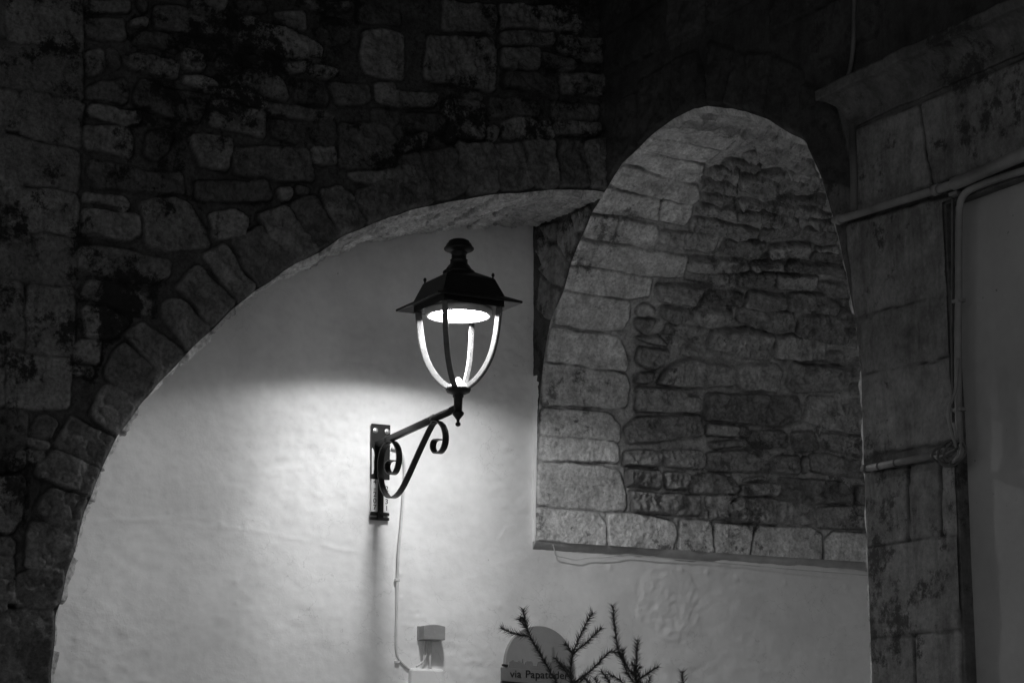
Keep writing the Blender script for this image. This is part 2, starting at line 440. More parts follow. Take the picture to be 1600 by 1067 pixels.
# ================================================================== STONES TRACED FROM THE PHOTO
wide_rubble = tiles([
(0, 0, 1, '''
10 -12 129 -12 128 78 10 61
-80 -12 5 -12 5 60 -80 50
-80 55 0 65 127 82 129 153 0 132 -80 122
-80 130 27 142 27 206 -80 196
32 143 129 158 126 229 30 210
-80 203 0 211 125 235 123 300 0 280 -80 272
-80 280 9 288 8 350 -80 343
15 290 122 306 121 367 12 353
-80 350 0 357 120 375 118 445 0 432 -80 425
-80 433 38 442 38 546 -80 540
48 444 117 452 112 556 43 548
-80 548 4 553 4 634 -80 632
10 554 111 562 106 640 10 636
-80 642 0 642 40 644 39 697 36 705 12 708 6 738 -80 735
'''),
(0, 600, 6.667, '''
375 350 480 330 590 400 490 590 290 540
280 570 500 640 470 690 270 640
90 740 250 720 250 850 210 910 90 910
290 690 460 720 370 840 290 800
920 290 1030 110 1130 0 1480 210 1390 350 1240 550 1010 400
600 560 740 350 1180 590 1160 700 1090 870 780 750 560 650
'''),
(0, 650, 2.56, '''
150 200 210 140 400 215 385 270 360 330 200 260 145 240
130 380 200 290 350 340 320 460 300 470 200 425
110 430 200 435 310 478 290 560 265 628 100 600
60 640 130 612 260 640 248 745 225 768 55 758
-100 772 215 778 225 900 208 1090 -100 1130
-100 250 90 240 80 400 40 470 -100 460
-100 490 50 490 50 550 -100 540
-100 565 45 560 50 640 0 660 -100 655
-100 670 40 650 50 750 -100 750
'''),
(0, 300, 2.668, '''
430 750 500 630 680 770 590 880 450 780
520 600 590 540 765 680 690 765 650 740
680 530 690 460 740 450 880 570 780 660
735 390 820 310 980 465 885 565
845 270 930 210 1060 410 1000 465
960 200 1020 180 1080 150 1220 300 1190 330 1075 400
1080 100 1180 60 1330 240 1230 310 1120 180
'''),
(300, 180, 4.848, '''
740 670 930 610 1020 780 1130 940 940 1030 860 880
970 570 1110 530 1220 640 1310 830 1140 935 1050 760
1230 600 1400 500 1560 480 1600 720 1480 790 1340 830
310 250 560 240 870 270 900 500 740 510 330 440
890 250 1070 260 1080 370 900 360
30 510 560 510 600 640 340 650 40 630
650 560 740 560 730 640 660 640
790 550 860 560 870 600 780 600
130 760 300 710 430 800 400 900 160 930
1180 450 1560 430 1580 480 1230 510
600 40 1090 60 1100 230 860 260 620 150
1130 80 1580 60 1580 400 1100 400
0 150 290 180 270 420 60 390
'''),
(620, 140, 4.848, '''
0 520 170 490 270 860 60 910 -50 900
200 490 420 440 520 760 400 820 285 850
450 400 720 430 750 700 760 780 545 790 480 600
740 440 930 410 1020 740 780 770
960 400 1170 400 1210 740 1035 750
1230 400 1400 400 1430 740 1225 740
1440 600 1570 500 1600 760 1445 745
1420 400 1590 380 1590 480 1440 580
425 90 660 100 660 370 440 370
690 280 750 280 750 390 690 390
710 60 1060 110 1060 215 710 190
800 240 1150 240 1170 380 800 360
1190 100 1530 120 1530 220 1190 220
1190 250 1540 260 1540 340 1200 340
360 100 415 100 430 400 370 390
-30 30 300 40 290 130 -30 130
40 190 340 190 340 330 210 300 60 290
0 340 110 360 210 320 220 440 110 460 0 450
'''),
(0, 0, 4.848, '''
650 0 990 0 980 80 670 95
1060 -20 1115 -20 1110 100 1060 60
655 160 940 150 950 290 760 290 655 240
1000 160 1110 145 1110 190 1000 195
1170 60 1400 70 1710 120 1710 290 1450 250 1180 205
1080 240 1250 250 1340 320 1340 385 1020 320
660 390 790 370 800 500 740 560 660 560
830 360 900 420 900 510 830 480
930 430 1050 420 1340 480 1320 590 1000 520
1390 370 1500 390 1550 490 1520 545 1380 500
1380 570 1500 580 1640 640 1640 700 1560 700 1380 610
665 660 760 640 940 600 970 700 940 780 665 750
1020 700 1080 600 1270 680 1420 700 1560 750 1500 935 1280 880 1020 800
665 800 1060 860 1060 920 940 940 665 860
'''),
(0, 200, 4.848, '''
640 -10 960 -10 1000 60 1000 210 650 150
1130 40 1310 0 1270 170 1200 240 1110 210
700 240 1000 300 1100 340 1380 340 1400 500 1200 500 740 440 670 340
640 500 950 530 990 600 940 640 900 600 630 560
635 640 1040 660 1060 800 1000 850 630 790
1070 570 1300 550 1450 580 1500 680 1590 900 1250 920 1110 900
615 890 950 920 1150 1000 1300 1010 1290 1120 1150 1180 900 1130 615 1060
'''),
(0, 400, 4.848, '''
690 180 900 230 1130 280 1160 430 880 390 610 310
640 390 800 400 930 470 980 520 830 620 640 590
600 630 780 640 740 820 560 790 570 680
550 830 700 850 700 920 550 910
'''),
(300, 0, 4.848, '''
0 0 250 20 260 70 170 100 0 60
350 20 510 10 550 60 520 90 360 70
620 90 860 90 870 230 700 180
820 10 1000 20 1200 40 1150 80 900 60
350 160 440 140 740 240 880 310 980 360 960 460 770 430 340 320
950 230 1040 140 1160 180 1200 300 1150 350 980 320
1280 -20 1560 -10 1590 190 1250 150
1310 240 1450 220 1600 260 1600 600 1460 590 1310 550 1290 420
700 480 870 480 1100 550 1050 600 720 530
400 430 600 470 620 500 430 460
200 430 350 440 360 560 200 530
390 540 500 540 490 690 250 640 300 600
530 530 660 580 740 750 600 740 500 690
790 620 930 630 1020 720 1030 800 780 770
1060 650 1350 650 1350 760 1270 805 1110 790
1400 630 1540 640 1530 800 1400 770
210 680 420 680 580 770 540 810 220 740
580 790 850 820 1080 910 960 920 580 850
140 790 250 780 540 840 560 1030 400 1010 140 960
1360 840 1560 850 1560 920 1370 920
'''),
(620, 0, 4.848, '''
340 10 740 50 740 250 340 220
780 40 1350 60 1390 240 1080 210 790 200
240 260 340 280 740 300 750 690 340 620 220 580
790 240 1180 260 1190 350 790 330
1110 410 1340 470 1350 530 1110 500
820 560 1050 560 1220 650 1220 750 810 650
520 700 650 720 650 750 520 740
790 370 1080 380 1080 530 800 520
1240 270 1590 300 1590 470 1370 440 1240 380
1250 560 1590 580 1590 720 1250 700
'''),
])
vault_smooth = tiles([
(940, 160, 4, '''
470 115 310 205 560 255 760 300 880 200 640 150
305 217 235 285 480 350 640 375 740 305 560 260
225 295 140 375 420 470 560 500 640 440 640 385 470 355
135 397 45 490 60 522 350 600 560 640 610 600 590 520 420 475
30 540 -75 688 160 708 350 733 362 607
370 620 355 735 520 765 560 700 570 640
'''),
(820, 320, 5.333, '''
540 95 480 272 730 312 788 122
800 127 747 312 1060 370 1120 300 1100 180
450 302 380 490 1050 590 1310 600 1360 427 740 347
370 515 318 710 880 790 1030 760 1060 610 900 585
308 737 253 990 640 1050 800 1040 860 950 870 805
'''),
(820, 500, 5.333, '''
225 65 640 122 780 160 860 340 840 430 600 402 165 333
150 352 600 417 850 460 870 560 850 720 700 740 140 695
140 728 700 785 790 880 780 1010 125 957
'''),
(820, 690, 5.333, '''
125 -45 770 10 770 170 112 155
108 175 600 202 790 250 840 430 840 570 640 575 95 522
90 547 600 592 680 690 670 880 74 812
690 610 860 595 1240 660 1270 760 1230 912 695 885
1300 650 1560 660 1570 922 1290 922
'''),
(1060, 730, 5.333, '''
310 470 620 490 590 745 300 722
650 490 1100 510 1190 560 1190 785 600 748
1280 540 1700 565 1700 810 1210 792 1210 620
'''),
])
vault_rough = tiles([
(940, 160, 4, '''
455 100 690 30 720 58 870 140 880 185 680 150
725 50 960 72 1050 120 930 130 880 142 890 95
885 190 940 130 1060 125 1200 200 1150 250 960 220
950 230 1120 260 1190 230 1250 240 1290 330 1150 298 960 280
950 292 1150 305 1310 335 1350 400 1150 385 900 350 880 320
790 345 880 355 1000 380 960 430 760 385
700 400 760 395 860 420 830 490 720 470 680 440
600 450 690 480 800 490 850 500 840 560 640 530 590 490
870 440 980 430 1090 480 1080 560 1010 595 860 510
1000 420 1100 410 1150 440 1100 470 985 435
1110 500 1200 470 1330 490 1400 560 1200 560 1090 560
1160 400 1350 412 1370 470 1300 480 1170 440
1080 580 1200 570 1400 580 1400 620 1350 640 1080 600
620 560 830 580 830 640 840 655 620 600
600 625 830 655 840 720 720 710 600 680
850 600 1010 610 990 660 860 650
1020 620 1340 650 1390 690 1440 710 1240 710 1010 660
850 670 1180 690 1230 740 1220 770 1100 765 940 755 840 715
570 710 700 725 830 765 980 775 950 830 760 830 545 790
1000 775 1220 780 1250 810 1220 840 1050 850 975 850
1260 730 1480 735 1490 790 1330 770
1280 780 1480 800 1470 880 1340 890 1260 850
370 800 560 812 740 832 700 930 500 905 360 870
770 860 890 855 1030 880 990 950 900 965 740 940
1050 890 1150 880 1310 890 1290 930 1040 970
1340 900 1480 898 1490 935 1340 920
1330 935 1490 948 1500 1010 1310 985
'''),
(820, 320, 5.333, '''
1100 655 1460 680 1390 820 1110 800
930 850 1000 820 1080 870 1060 920 920 900
1130 840 1370 870 1360 950 1240 970 1130 920
920 930 1090 960 1040 1040 1000 1067 910 1000
'''),
(1050, 400, 5.333, '''
165 5 630 45 640 110 480 125 230 120 110 110
100 130 250 130 460 150 470 240 100 190
665 50 925 50 920 100 660 110
985 50 1430 80 1430 165 965 115
530 150 860 130 850 240 780 265 530 240
880 160 1220 180 1210 260 1150 290 880 270
1240 215 1440 220 1450 320 1300 340 1220 260
280 275 580 310 570 420 230 380
640 295 940 330 930 450 780 460 590 430
975 320 1260 320 1390 400 1340 480 980 470 940 440
1400 340 1480 330 1485 405 1400 405
180 425 500 460 470 550 250 560 160 520
550 430 780 465 1010 480 1010 620 860 620 700 590 540 540
1070 495 1340 490 1400 430 1490 430 1530 640 1440 680 1300 720 1020 640
350 620 640 610 860 660 820 860 550 840 300 760
880 680 1000 660 1280 720 1280 860 1060 870 860 840
1300 795 1420 800 1430 910 1280 880
1470 660 1540 650 1560 760 1440 760
1480 920 1550 840 1590 1000 1480 1000
'''),
(0, 0, 1, '''
1027 598 1039 577 1071 562 1110 568 1146 573 1146 600 1100 606 1060 602
1154 573 1215 570 1224 580 1216 611 1160 610 1152 600
1238 568 1320 574 1322 590 1318 609 1240 613 1229 600
1326 598 1348 598 1350 616 1325 613
'''),
(820, 500, 5.333, '''
920 140 1100 130 1180 210 1040 190
940 225 1200 260 1150 370 1050 420 930 340
930 440 1080 440 1040 520 920 520
930 560 1300 570 1340 640 1440 640 1430 770 920 760
930 810 1480 800 1480 950 1200 1000 860 1030 820 900
1190 20 1540 80 1500 190 1330 130 1140 100
1310 225 1470 270 1430 290 1310 300
'''),
(820, 690, 5.333, '''
820 80 1060 70 1110 110 1090 205 820 200
1140 80 1450 70 1490 120 1480 230 1160 205
850 240 1120 240 1130 390 840 365
1150 260 1350 260 1350 400 1180 390
870 420 1460 450 1460 610 1100 600 900 580
'''),
(1060, 580, 5.333, '''
230 190 600 190 1000 215 1020 420 850 455 230 410
1095 210 1560 240 1560 540 1200 480 1060 410
235 450 485 460 480 555 230 530
500 460 585 470 580 560 500 550
610 490 860 500 915 560 900 640 640 630 590 560
945 510 1120 500 1170 640 1100 670 960 670
1190 520 1560 560 1560 700 1190 640
240 600 480 580 530 630 300 650
230 680 560 670 720 740 730 830 250 830 210 780
780 710 1005 715 1000 855 800 840 740 790
1025 720 1070 720 1060 840 1020 840
1085 700 1200 680 1560 760 1560 890 1080 830
90 880 300 850 460 890 490 950 470 1020 90 1010
545 890 720 880 720 910 550 915
510 940 820 940 820 1040 500 1030
840 880 1350 930 1410 1000 1400 1100 1000 1090 840 1050
'''),
(1060, 730, 5.333, '''
230 240 450 240 380 350 240 320
270 350 470 280 500 245 850 275 1130 310 1120 480 600 460 270 420
1150 330 1440 330 1460 400 1600 420 1600 520 1150 500
1460 160 1600 160 1600 310 1470 310
'''),
])
gate_stones = tiles([
(820, 320, 5.333, '''
400 90 540 0 550 60 480 230 430 230
280 160 390 140 450 270 430 330 375 480 270 310
230 350 260 330 370 500 310 680 220 650 130 540
130 270 190 280 210 380 150 500 110 380
130 180 270 150 260 280 200 300
130 600 290 720 240 960 180 950 110 860
'''),
(880, 0, 3.077, '''
200 850 270 500 350 450 350 700 290 780 215 870
360 400 520 300 520 565 420 650 360 700
530 290 640 250 690 400 690 510 580 545 530 565
700 200 820 240 775 505 697 510
830 250 890 270 865 525 785 505
895 260 1000 260 960 545 870 525
1010 270 1150 340 1150 640 1070 600 970 555
1160 400 1300 480 1400 900 1250 850 1160 650
'''),
(0, 0, 1, '''
1350 1001 1428 994 1432 1100 1352 1105
1432 993 1503 987 1503 1095 1435 1100
1350 857 1502 836 1503 982 1350 997
1350 742 1420 729 1420 844 1350 853
1423 728 1470 719 1472 837 1423 843
1474 718 1501 713 1501 833 1475 836
1345 588 1500 558 1500 685 1350 709
1338 499 1500 457 1500 554 1345 584
1322 352 1500 303 1500 453 1337 496
1336 205 1437 165 1455 290 1340 335
1441 163 1640 80 1640 225 1459 288
'''),
])
def mk(polys, prot, rough, tone, tilt, bevel):
    out = []
    for p in polys:
        out.append(Stone(p, rnd.uniform(*prot), rnd.uniform(*rough), rnd.uniform(*tone), (rnd.uniform(-tilt, tilt), rnd.uniform(-tilt, tilt)), bevel))
    return out

# ================================================================== WIDE-ARCHED RUBBLE WALL (left)
polys = [hit(p, 1, YF)[:, [0, 2]] for p in wide_rubble]
allp = np.vstack(polys)
st = []
for q in polys:
    cx, cz = q.mean(0)
    ash = cx < 2.62 and cz > 3.15
    near_arch = dist_line(np.array([cx]), np.array([cz]), wl, 0.35)[0] < 0.22
    if ash: st.append(Stone(q, rnd.uniform(.006, .014), rnd.uniform(.005, .009), rnd.uniform(.7, 1.1), (rnd.uniform(-.02, .02), rnd.uniform(-.02, .02)), .012))
    elif near_arch: st.append(Stone(q, rnd.uniform(.010, .026), rnd.uniform(.012, .022), rnd.uniform(.75, 1.3), (rnd.uniform(-.06, .06), rnd.uniform(-.06, .06)), .010, rnd.uniform(.5, .95)))
    else: st.append(Stone(q, rnd.uniform(.006, .030), rnd.uniform(.009, .020), rnd.uniform(.45, 1.4), (rnd.uniform(-.08, .08), rnd.uniform(-.08, .08)), .011))
def keepL(a, b_, q):
    pq = np.array(q)
    outside = (a < 2.12) or (b_ > 5.42) or b_ < 1.85
    return outside and not (a > 2.4 and b_ < 2.0)
st += mk(auto_rows(-3, X0, 0.0, 7.5, keepL, rnd), (.012, .03), (.006, .014), (.6, 1.2), .08, .02)
ga = spaced([(-3, 2.1, .05), (2.1, X0, .0062)]); gb = spaced([(0, 1.85, .05), (1.85, 5.45, .0062), (5.45, 7.5, .05)])
hp = np.vstack([wl, [X0 + 1, 4.387], [X0 + 1, -1], [wl[0, 0], -1]])
A, B, Q = cut_grid(ga, gb, wl, lambda a, b_: in_poly(hp, a, b_))
h, tone, mask = masonry(A, B, st, 3, 0.009, 0.011, .005, .009)
h += 0.012 * fbm(A, B, .2, 1.6, 2, 40)
ed = dist_line(A, B, wl, .05); h = h * sm(ed / .022)
wall_l = empty('arched_wall', (2.3, YF, 0), 'dark blackened rubble wall pierced by the wide arch, behind and above the lit lantern', 'wall')
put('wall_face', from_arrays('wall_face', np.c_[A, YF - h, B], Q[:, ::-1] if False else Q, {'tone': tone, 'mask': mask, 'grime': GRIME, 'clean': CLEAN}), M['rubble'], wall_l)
# unseen slab, added above the view to keep sky light off the upper walls
part('sky_blocking_slab', [box(-3.0, X0 + 3.0, 3.2, W + .4, 5.62, 5.9)], M['sky_blocker'], wall_l)
# underside of the wide arch
s = np.r_[0, np.cumsum(np.hypot(*np.diff(wl, axis=0).T))]
def s_of(px):
    p = hit([px], 1, YF)[0][[0, 2]]; return s[np.argmin(((wl - p) ** 2).sum(1))]
jpx = [(82, 1010), (96, 945), (113, 865), (138, 785), (160, 732), (187, 675), (221, 632), (255, 590), (289, 555), (330, 515), (369, 478), (399, 454), (442, 425), (499, 394), (540, 370), (590, 345), (634, 330), (675, 320), (731, 310), (777, 303), (832, 298), (872, 297), (917, 297)]
js = [0, .25, .55, .8, 1.05, 1.3, 1.6] + [s_of(p) for p in jpx] + [s[-1] + .02]
js = [js[0]] + [b_ for a, b_ in zip(js, js[1:]) if b_ > a + .03]
ss = []
for a, b_ in zip(js, js[1:]):
    ys = [YF - .02, W + .02] if rnd.random() < .45 else [YF - .02, YF + rnd.uniform(.25, .45), W + .02]
    for y0, y1 in zip(ys, ys[1:]):
        ss.append(Stone([(y0 + .004, a + .006), (y1 - .004, a + .006 + rnd.uniform(-.006, .006)), (y1 - .004, b_ - .006), (y0 + .004, b_ - .006)], rnd.uniform(.006, .022) * (1 if a > 2.2 else .3), rnd.uniform(.008, .014) * (1 if a > 2.2 else .5), rnd.uniform(.7, 1.15), (rnd.uniform(-.03, .03), rnd.uniform(-.12, .12)), .008))
sa = spaced([(YF, W, .008)]); sb = spaced([(0, 1.8, .03), (1.8, s[-1], .0065)])
A, B = np.meshgrid(sa, sb, indexing='ij'); na, nb = A.shape; A = A.ravel(); B = B.ravel()
h, tone, mask = masonry(A, B, ss, 8, 0.010, 0.013, .003, 0)
h = h * sm((A - YF) / .02)
wx = np.interp(B, s, wl[:, 0]); wz = np.interp(B, s, wl[:, 1])
tx = np.gradient(wl[:, 0], s); tz = np.gradient(wl[:, 1], s); k_ = np.ones(9) / 9
tx = np.convolve(np.pad(tx, 4, 'edge'), k_, 'valid'); tz = np.convolve(np.pad(tz, 4, 'edge'), k_, 'valid')
nx = np.interp(B, s, tz); nz = -np.interp(B, s, tx); L_ = np.hypot(nx, nz)
i, j = np.meshgrid(np.arange(na - 1), np.arange(nb - 1), indexing='ij')
Q = np.stack([i * nb + j, (i + 1) * nb + j, (i + 1) * nb + j + 1, i * nb + j + 1], -1).reshape(-1, 4)
put('arch_soffit', from_arrays('arch_soffit', np.c_[wx + nx / L_ * h, A, wz + nz / L_ * h], Q, {'tone': tone, 'mask': mask, 'grime': GRIME, 'clean': CLEAN}), M['soffit'], wall_l)

# ================================================================== VAULT OF THE PASSAGE (right)
vs = np.r_[0, np.cumsum(np.hypot(*np.diff(prof, axis=0).T))]
prof_h = np.vstack([[8.976, 2.60], prof]); vsh = np.r_[-.2, vs]
def vault_hit(px):
    """photo point -> (x, arc length) on the vault"""
    out = []
    for p in px:
        d = ray([p])[0]; o = CAM
        best = None
        a = prof_h[:-1]; e = prof_h[1:] - a
        den = d[1] * e[:, 1] - d[2] * e[:, 0]
        wx_ = a[:, 0] - o[1]; wy_ = a[:, 1] - o[2]
        t = (wx_ * e[:, 1] - wy_ * e[:, 0]) / den; u = (wx_ * d[2] - wy_ * d[1]) / den
        ok = (u >= -.001) & (u <= 1.001) & (t > 0)
        for k in np.nonzero(ok)[0]:
            x = o[0] + t[k] * d[0]
            if x > X0 - .12 and (best is None or x > best[0]) and a[k, 0] > 6.9: best = (x, vsh[k] + u[k] * np.hypot(*e[k]))
        if best is None: return None
        out.append(best)
    return np.array(out)
vst = []
for plist, pr, ro, to, ti, be in ((vault_smooth, (.004, .008), (.003, .006), (1.15, 1.4), .03, .007), (vault_rough, (.010, .040), (.013, .028), (.5, 1.0), .12, .010)):
    for p in plist:
        q = vault_hit(p)
        if q is None or np.ptp(q[:, 1]) > 1.2 or np.ptp(q[:, 0]) > 1.5: continue
        vst += mk([q], pr, ro, to, ti, be)
base_in = np.array([x.p.mean(0) for x in vst])
def keepV(a, b_, q):
    if b_ < 2.15: return a > 7.22
    return True if b_ > 2.42 else a > 6.3
vst += mk(auto_rows(X0, 9.6, 0.0, vs[-1], keepV, rnd, (.12, .22), (.2, .42)), (.012, .03), (.008, .014), (.75, 1.1), .08, .018)
va = spaced([(X0, 7.5, .0062), (7.5, 9.6, .03)]); vb = spaced([(0, 2.45, .0062), (2.45, vs[-1], .025)])
A, B = np.meshgrid(va, vb, indexing='ij'); na, nb = A.shape; A = A.ravel(); B = B.ravel()
h, tone, mask = masonry(A, B, vst, 12, 0.006, 0.010, .003)
h = h * sm((A - X0) / .014); h += 0.010 * fbm(A, B, .2, 1.8, 2, 60) * sm((A - X0) / .2)
py = np.interp(B, vs, prof[:, 0]); pz = np.interp(B, vs, prof[:, 1])
ty = np.gradient(prof[:, 0], vs); tz = np.gradient(prof[:, 1], vs)
ty = np.convolve(np.pad(ty, 4, 'edge'), k_, 'valid'); tz = np.convolve(np.pad(tz, 4, 'edge'), k_, 'valid')
ny = -np.interp(B, vs, tz); nz = np.interp(B, vs, ty); L_ = np.hypot(ny, nz)
i, j = np.meshgrid(np.arange(na - 1), np.arange(nb - 1), indexing='ij')
Q = np.stack([i * nb + j, (i + 1) * nb + j, (i + 1) * nb + j + 1, i * nb + j + 1], -1).reshape(-1, 4)
vault = empty('passage_vault', (X0, 8.97, 2.75), 'pale coursed limestone vault seen through the narrow arch right of the lantern', 'vault')
put('vault_lining', from_arrays('vault_lining', np.c_[A, py + ny / L_ * h, pz + nz / L_ * h], Q, {'tone': tone, 'mask': mask, 'grime': GRIME, 'clean': CLEAN}), M['vault'], vault)
# plastered ledge under the springing
lx = spaced([(X0 - .005, 7.6, .012), (7.6, 9.6, .1)]); lt = np.linspace(0, 1, 9)
A, B = np.meshgrid(lx, lt, indexing='ij'); na, nb = A.shape; A = A.ravel(); B = B.ravel()
drop = .042 + .012 * vn(A, A * 0, .3, 2.2, 3) + 0.006 * vn(A, A * 0, .3, 9, 4)
drop = drop + .020 * np.exp(-((A - 5.95) / .16) ** 2)
yy = 8.972 + (W + .004 - 8.972) * B ** 1.6; zz = 2.803 - drop * B ** .9 + .003 * fbm(A, B * .1, .5, 14, 3, 9)
i, j = np.meshgrid(np.arange(na - 1), np.arange(nb - 1), indexing='ij')
Q = np.stack([i * nb + j, (i + 1) * nb + j, (i + 1) * nb + j + 1, i * nb + j + 1], -1).reshape(-1, 4)
put('springing_ledge', from_arrays('springing_ledge', np.c_[A, yy, zz], Q), M['ledge'], vault)
endc = []
for t in np.linspace(0, 1, 8): endc.append((X0 - .005, 8.972 + (W + .004 - 8.972) * t ** 1.6, 2.803 - .042 * t ** .9))
V_ = endc + [(X0 - .005, W + .004, 2.83), (X0 - .005, 8.972, 2.83)]
me = bpy.data.meshes.new('ledge_end'); me.from_pydata(V_, [], [tuple(range(len(V_)))]); me.update()
put('ledge_end', me, M['ledge'], vault, False)

sel = [p for p in prof if 2.80 <= p[1] <= 3.62 and p[0] > 8.4]
V_ = []; Fs = []
for n_, p in enumerate(sel):
    f_ = max(0.0, (p[1] - 3.25) / .37); y_in = p[0] + .003 + (W - p[0]) * min(1, f_ * (1 + .12 * math.sin(n_ * 1.9)))
    V_ += [(X0 - .006 - .002 * math.sin(n_ * 2.3), y_in, p[1]), (X0 - .006 - .002 * math.cos(n_ * 1.7), W + .004, p[1])]
    V_ += [(X0 + .004, p[0] + .001, p[1])]
for n_ in range(len(sel) - 1):
    a = n_ * 3; Fs += [(a, a + 1, a + 4, a + 3), (a + 2, a, a + 3, a + 5)]
me = bpy.data.meshes.new('plaster_return'); me.from_pydata(V_, [], Fs); me.update()
PRET = me
# ================================================================== GATEWAY WALL (right, seen obliquely)
PY = hit([(1504, 1000)], 0, X0)[0, 1]; PZ = hit([(1512, 303)], 0, X0)[0, 2]
gq = [hit(p, 0, X0)[:, 1:] for p in gate_stones]
gst = []
for q in gq:
    if q[:, 0].mean() < 6.45: gst += mk([q], (.004, .008), (.001, .003), (.9, 1.1), .01, .008)
    else: gst += mk([q], (.006, .018), (.005, .010), (1.3, 1.8) if q[:, 0].mean() > 8.35 else (.2, .36) if q[:, 1].mean() > 4.1 else (.7, 1.0), .05, .010)  # upper voussoirs get a low tone that stands in for shade
def keepG(a, b_, q):
    if a < 6.42 and b_ < 4.75: return a < 5.0 and b_ > PZ
    pq = np.array(q)
    dm = dist_line(pq[:, 0], pq[:, 1], prof, .5).min()
    return b_ > 4.35 and not (dm < .30 and b_ < 4.95)
gst += mk(auto_rows(3.0, 9.0, 4.3, 7.5, keepG, rnd, (.18, .3), (.3, .6), .012), (.006, .016), (.004, .010), (.2, .36), .04, .010)  # upper courses: shade put into the stone tone
ga = spaced([(2.0, 5.0, .05), (5.0, W, .0085)]); gb = spaced([(0, 1.85, .05), (1.85, 5.5, .0085), (5.5, 7.5, .05)])
hp = np.vstack([prof, [prof[-1, 0], -1], [W + .5, -1], [W + .5, 2.80]])
A, B, Q = cut_grid(ga, gb, np.vstack([[[W + .1, 2.80]], prof]), lambda a, b_: in_poly(hp, a, b_))
# square-cut recess for the rendered panel
fc = np.c_[A[Q].mean(1), B[Q].mean(1)]
inP = (fc[:, 0] < PY) & (fc[:, 1] < PZ)
Q = Q[~inP]
h, tone, mask = masonry(A, B, gst, 21, 0.005, 0.005, .002)
ed = dist_line(A, B, prof, .05); h = h * sm(ed / .02) + 0
mask = np.where((B > 4.36) & (mask < .5), 1.0, mask); tone = np.where((B > 4.36) & (tone > .9), .25, tone)  # upper stones and mortar coloured dark to imitate the unlit wall top
gate = empty('gateway_wall', (X0, 6.4, 0), 'stained ashlar wall right of the narrow arch, with a moulded cornice and voussoirs coloured dark for shade', 'wall')
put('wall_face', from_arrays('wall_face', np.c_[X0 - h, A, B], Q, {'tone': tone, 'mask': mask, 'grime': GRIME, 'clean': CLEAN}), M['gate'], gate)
put('plaster_return', PRET, M['plaster'], gate)
# recessed panel and its reveals
REC = .045
pa = spaced([(2.0, 5.0, .1), (5.0, PY + .02, .02)]); pb = spaced([(0, 1.85, .1), (1.85, PZ + .02, .02)])
A, B = np.meshgrid(pa, pb, indexing='ij'); na, nb = A.shape; A = A.ravel(); B = B.ravel()
hh = .004 * fbm(A, B, .7, 2.5, 3, 71)
i, j = np.meshgrid(np.arange(na - 1), np.arange(nb - 1), indexing='ij')
Q = np.stack([i * nb + j, (i + 1) * nb + j, (i + 1) * nb + j + 1, i * nb + j + 1], -1).reshape(-1, 4)
put('rendered_panel', from_arrays('rendered_panel', np.c_[X0 + REC - hh, A, B], Q), M['panel'], gate)
part('panel_reveal', [box(X0 - .001, X0 + REC + .01, PY - .012, PY + .012, 0, PZ + .02), box(X0 - .001, X0 + REC + .01, 2.0, PY, PZ - .012, PZ + .02)], M['gate'], gate, 0.004)
# cornice: a cavetto moulding
cz0 = hit([(1334, 188)], 0, X0)[0, 2]; cy0 = hit([(1334, 188)], 0, X0)[0, 1]
cp = [(-.004, -.03), (.012, -.03), (.014, 0), (.02, .004), (.03, .03), (.05, .062), (.082, .088), (.105, .095), (.107, .135), (-.004, .137)]
def cornice_ring(y, mit):
    return [(X0 - p[0], y + (p[0] if mit else 0) * 1.0, cz0 + p[1]) for p in cp]
ys = np.r_[cy0, np.arange(cy0 - .15, 2.0, -.15)]
V_ = []; Fs = []
for n_, y in enumerate(ys): V_ += cornice_ring(y, n_ == 0)
c_ = len(cp)
for n_ in range(len(ys) - 1):
    for k in range(c_ - 1):
        a = n_ * c_ + k; Fs.append((a, a + 1, a + 1 + c_, a + c_))
base0 = len(V_); V_ += [(X0 + .02, cy0 + p[0], cz0 + p[1]) for p in cp]
for k in range(c_ - 1): Fs.append((k, k + 1, base0 + k + 1, base0 + k))
bmc = bmesh.new()
for v in V_: bmc.verts.new(v)
bmc.verts.ensure_lookup_table()
for f in Fs: bmc.faces.new([bmc.verts[x] for x in f])
bmesh.ops.subdivide_edges(bmc, edges=bmc.edges[:], cuts=5, use_grid_fill=True)
for v in bmc.verts:
    c3 = np.array([v.co.y]), np.array([v.co.z])
    nn = float(fbm(c3[0], c3[1], float(v.co.x), 14, 3, 5)[0]) * .005
    v.co.x -= nn; v.co.z += nn * .6
bmesh.ops.recalc_face_normals(bmc, faces=bmc.faces)
me = bpy.data.meshes.new('cornice'); bmc.to_mesh(me); bmc.free()
for nm, vv in (('tone', .55), ('mask', 1.0)):  # cornice tone lowered along with the painted shade of the upper wall
    at = me.attributes.new(nm, 'FLOAT', 'POINT'); at.data.foreach_set('value', np.full(len(me.vertices), vv, np.float32))
put('cornice', me, M['gate'], gate)
ez = hit([(1339, 330)], 0, X0)[0]
part('edge_moulding', [tube([(X0 - .012, cy0 - .005, cz0 - .02), (X0 - .012, cy0 - .005, cz0 - .25), (X0 - .012, ez[1], ez[2])], .016, 10)], M['darkpipe'], gate, 0, True)

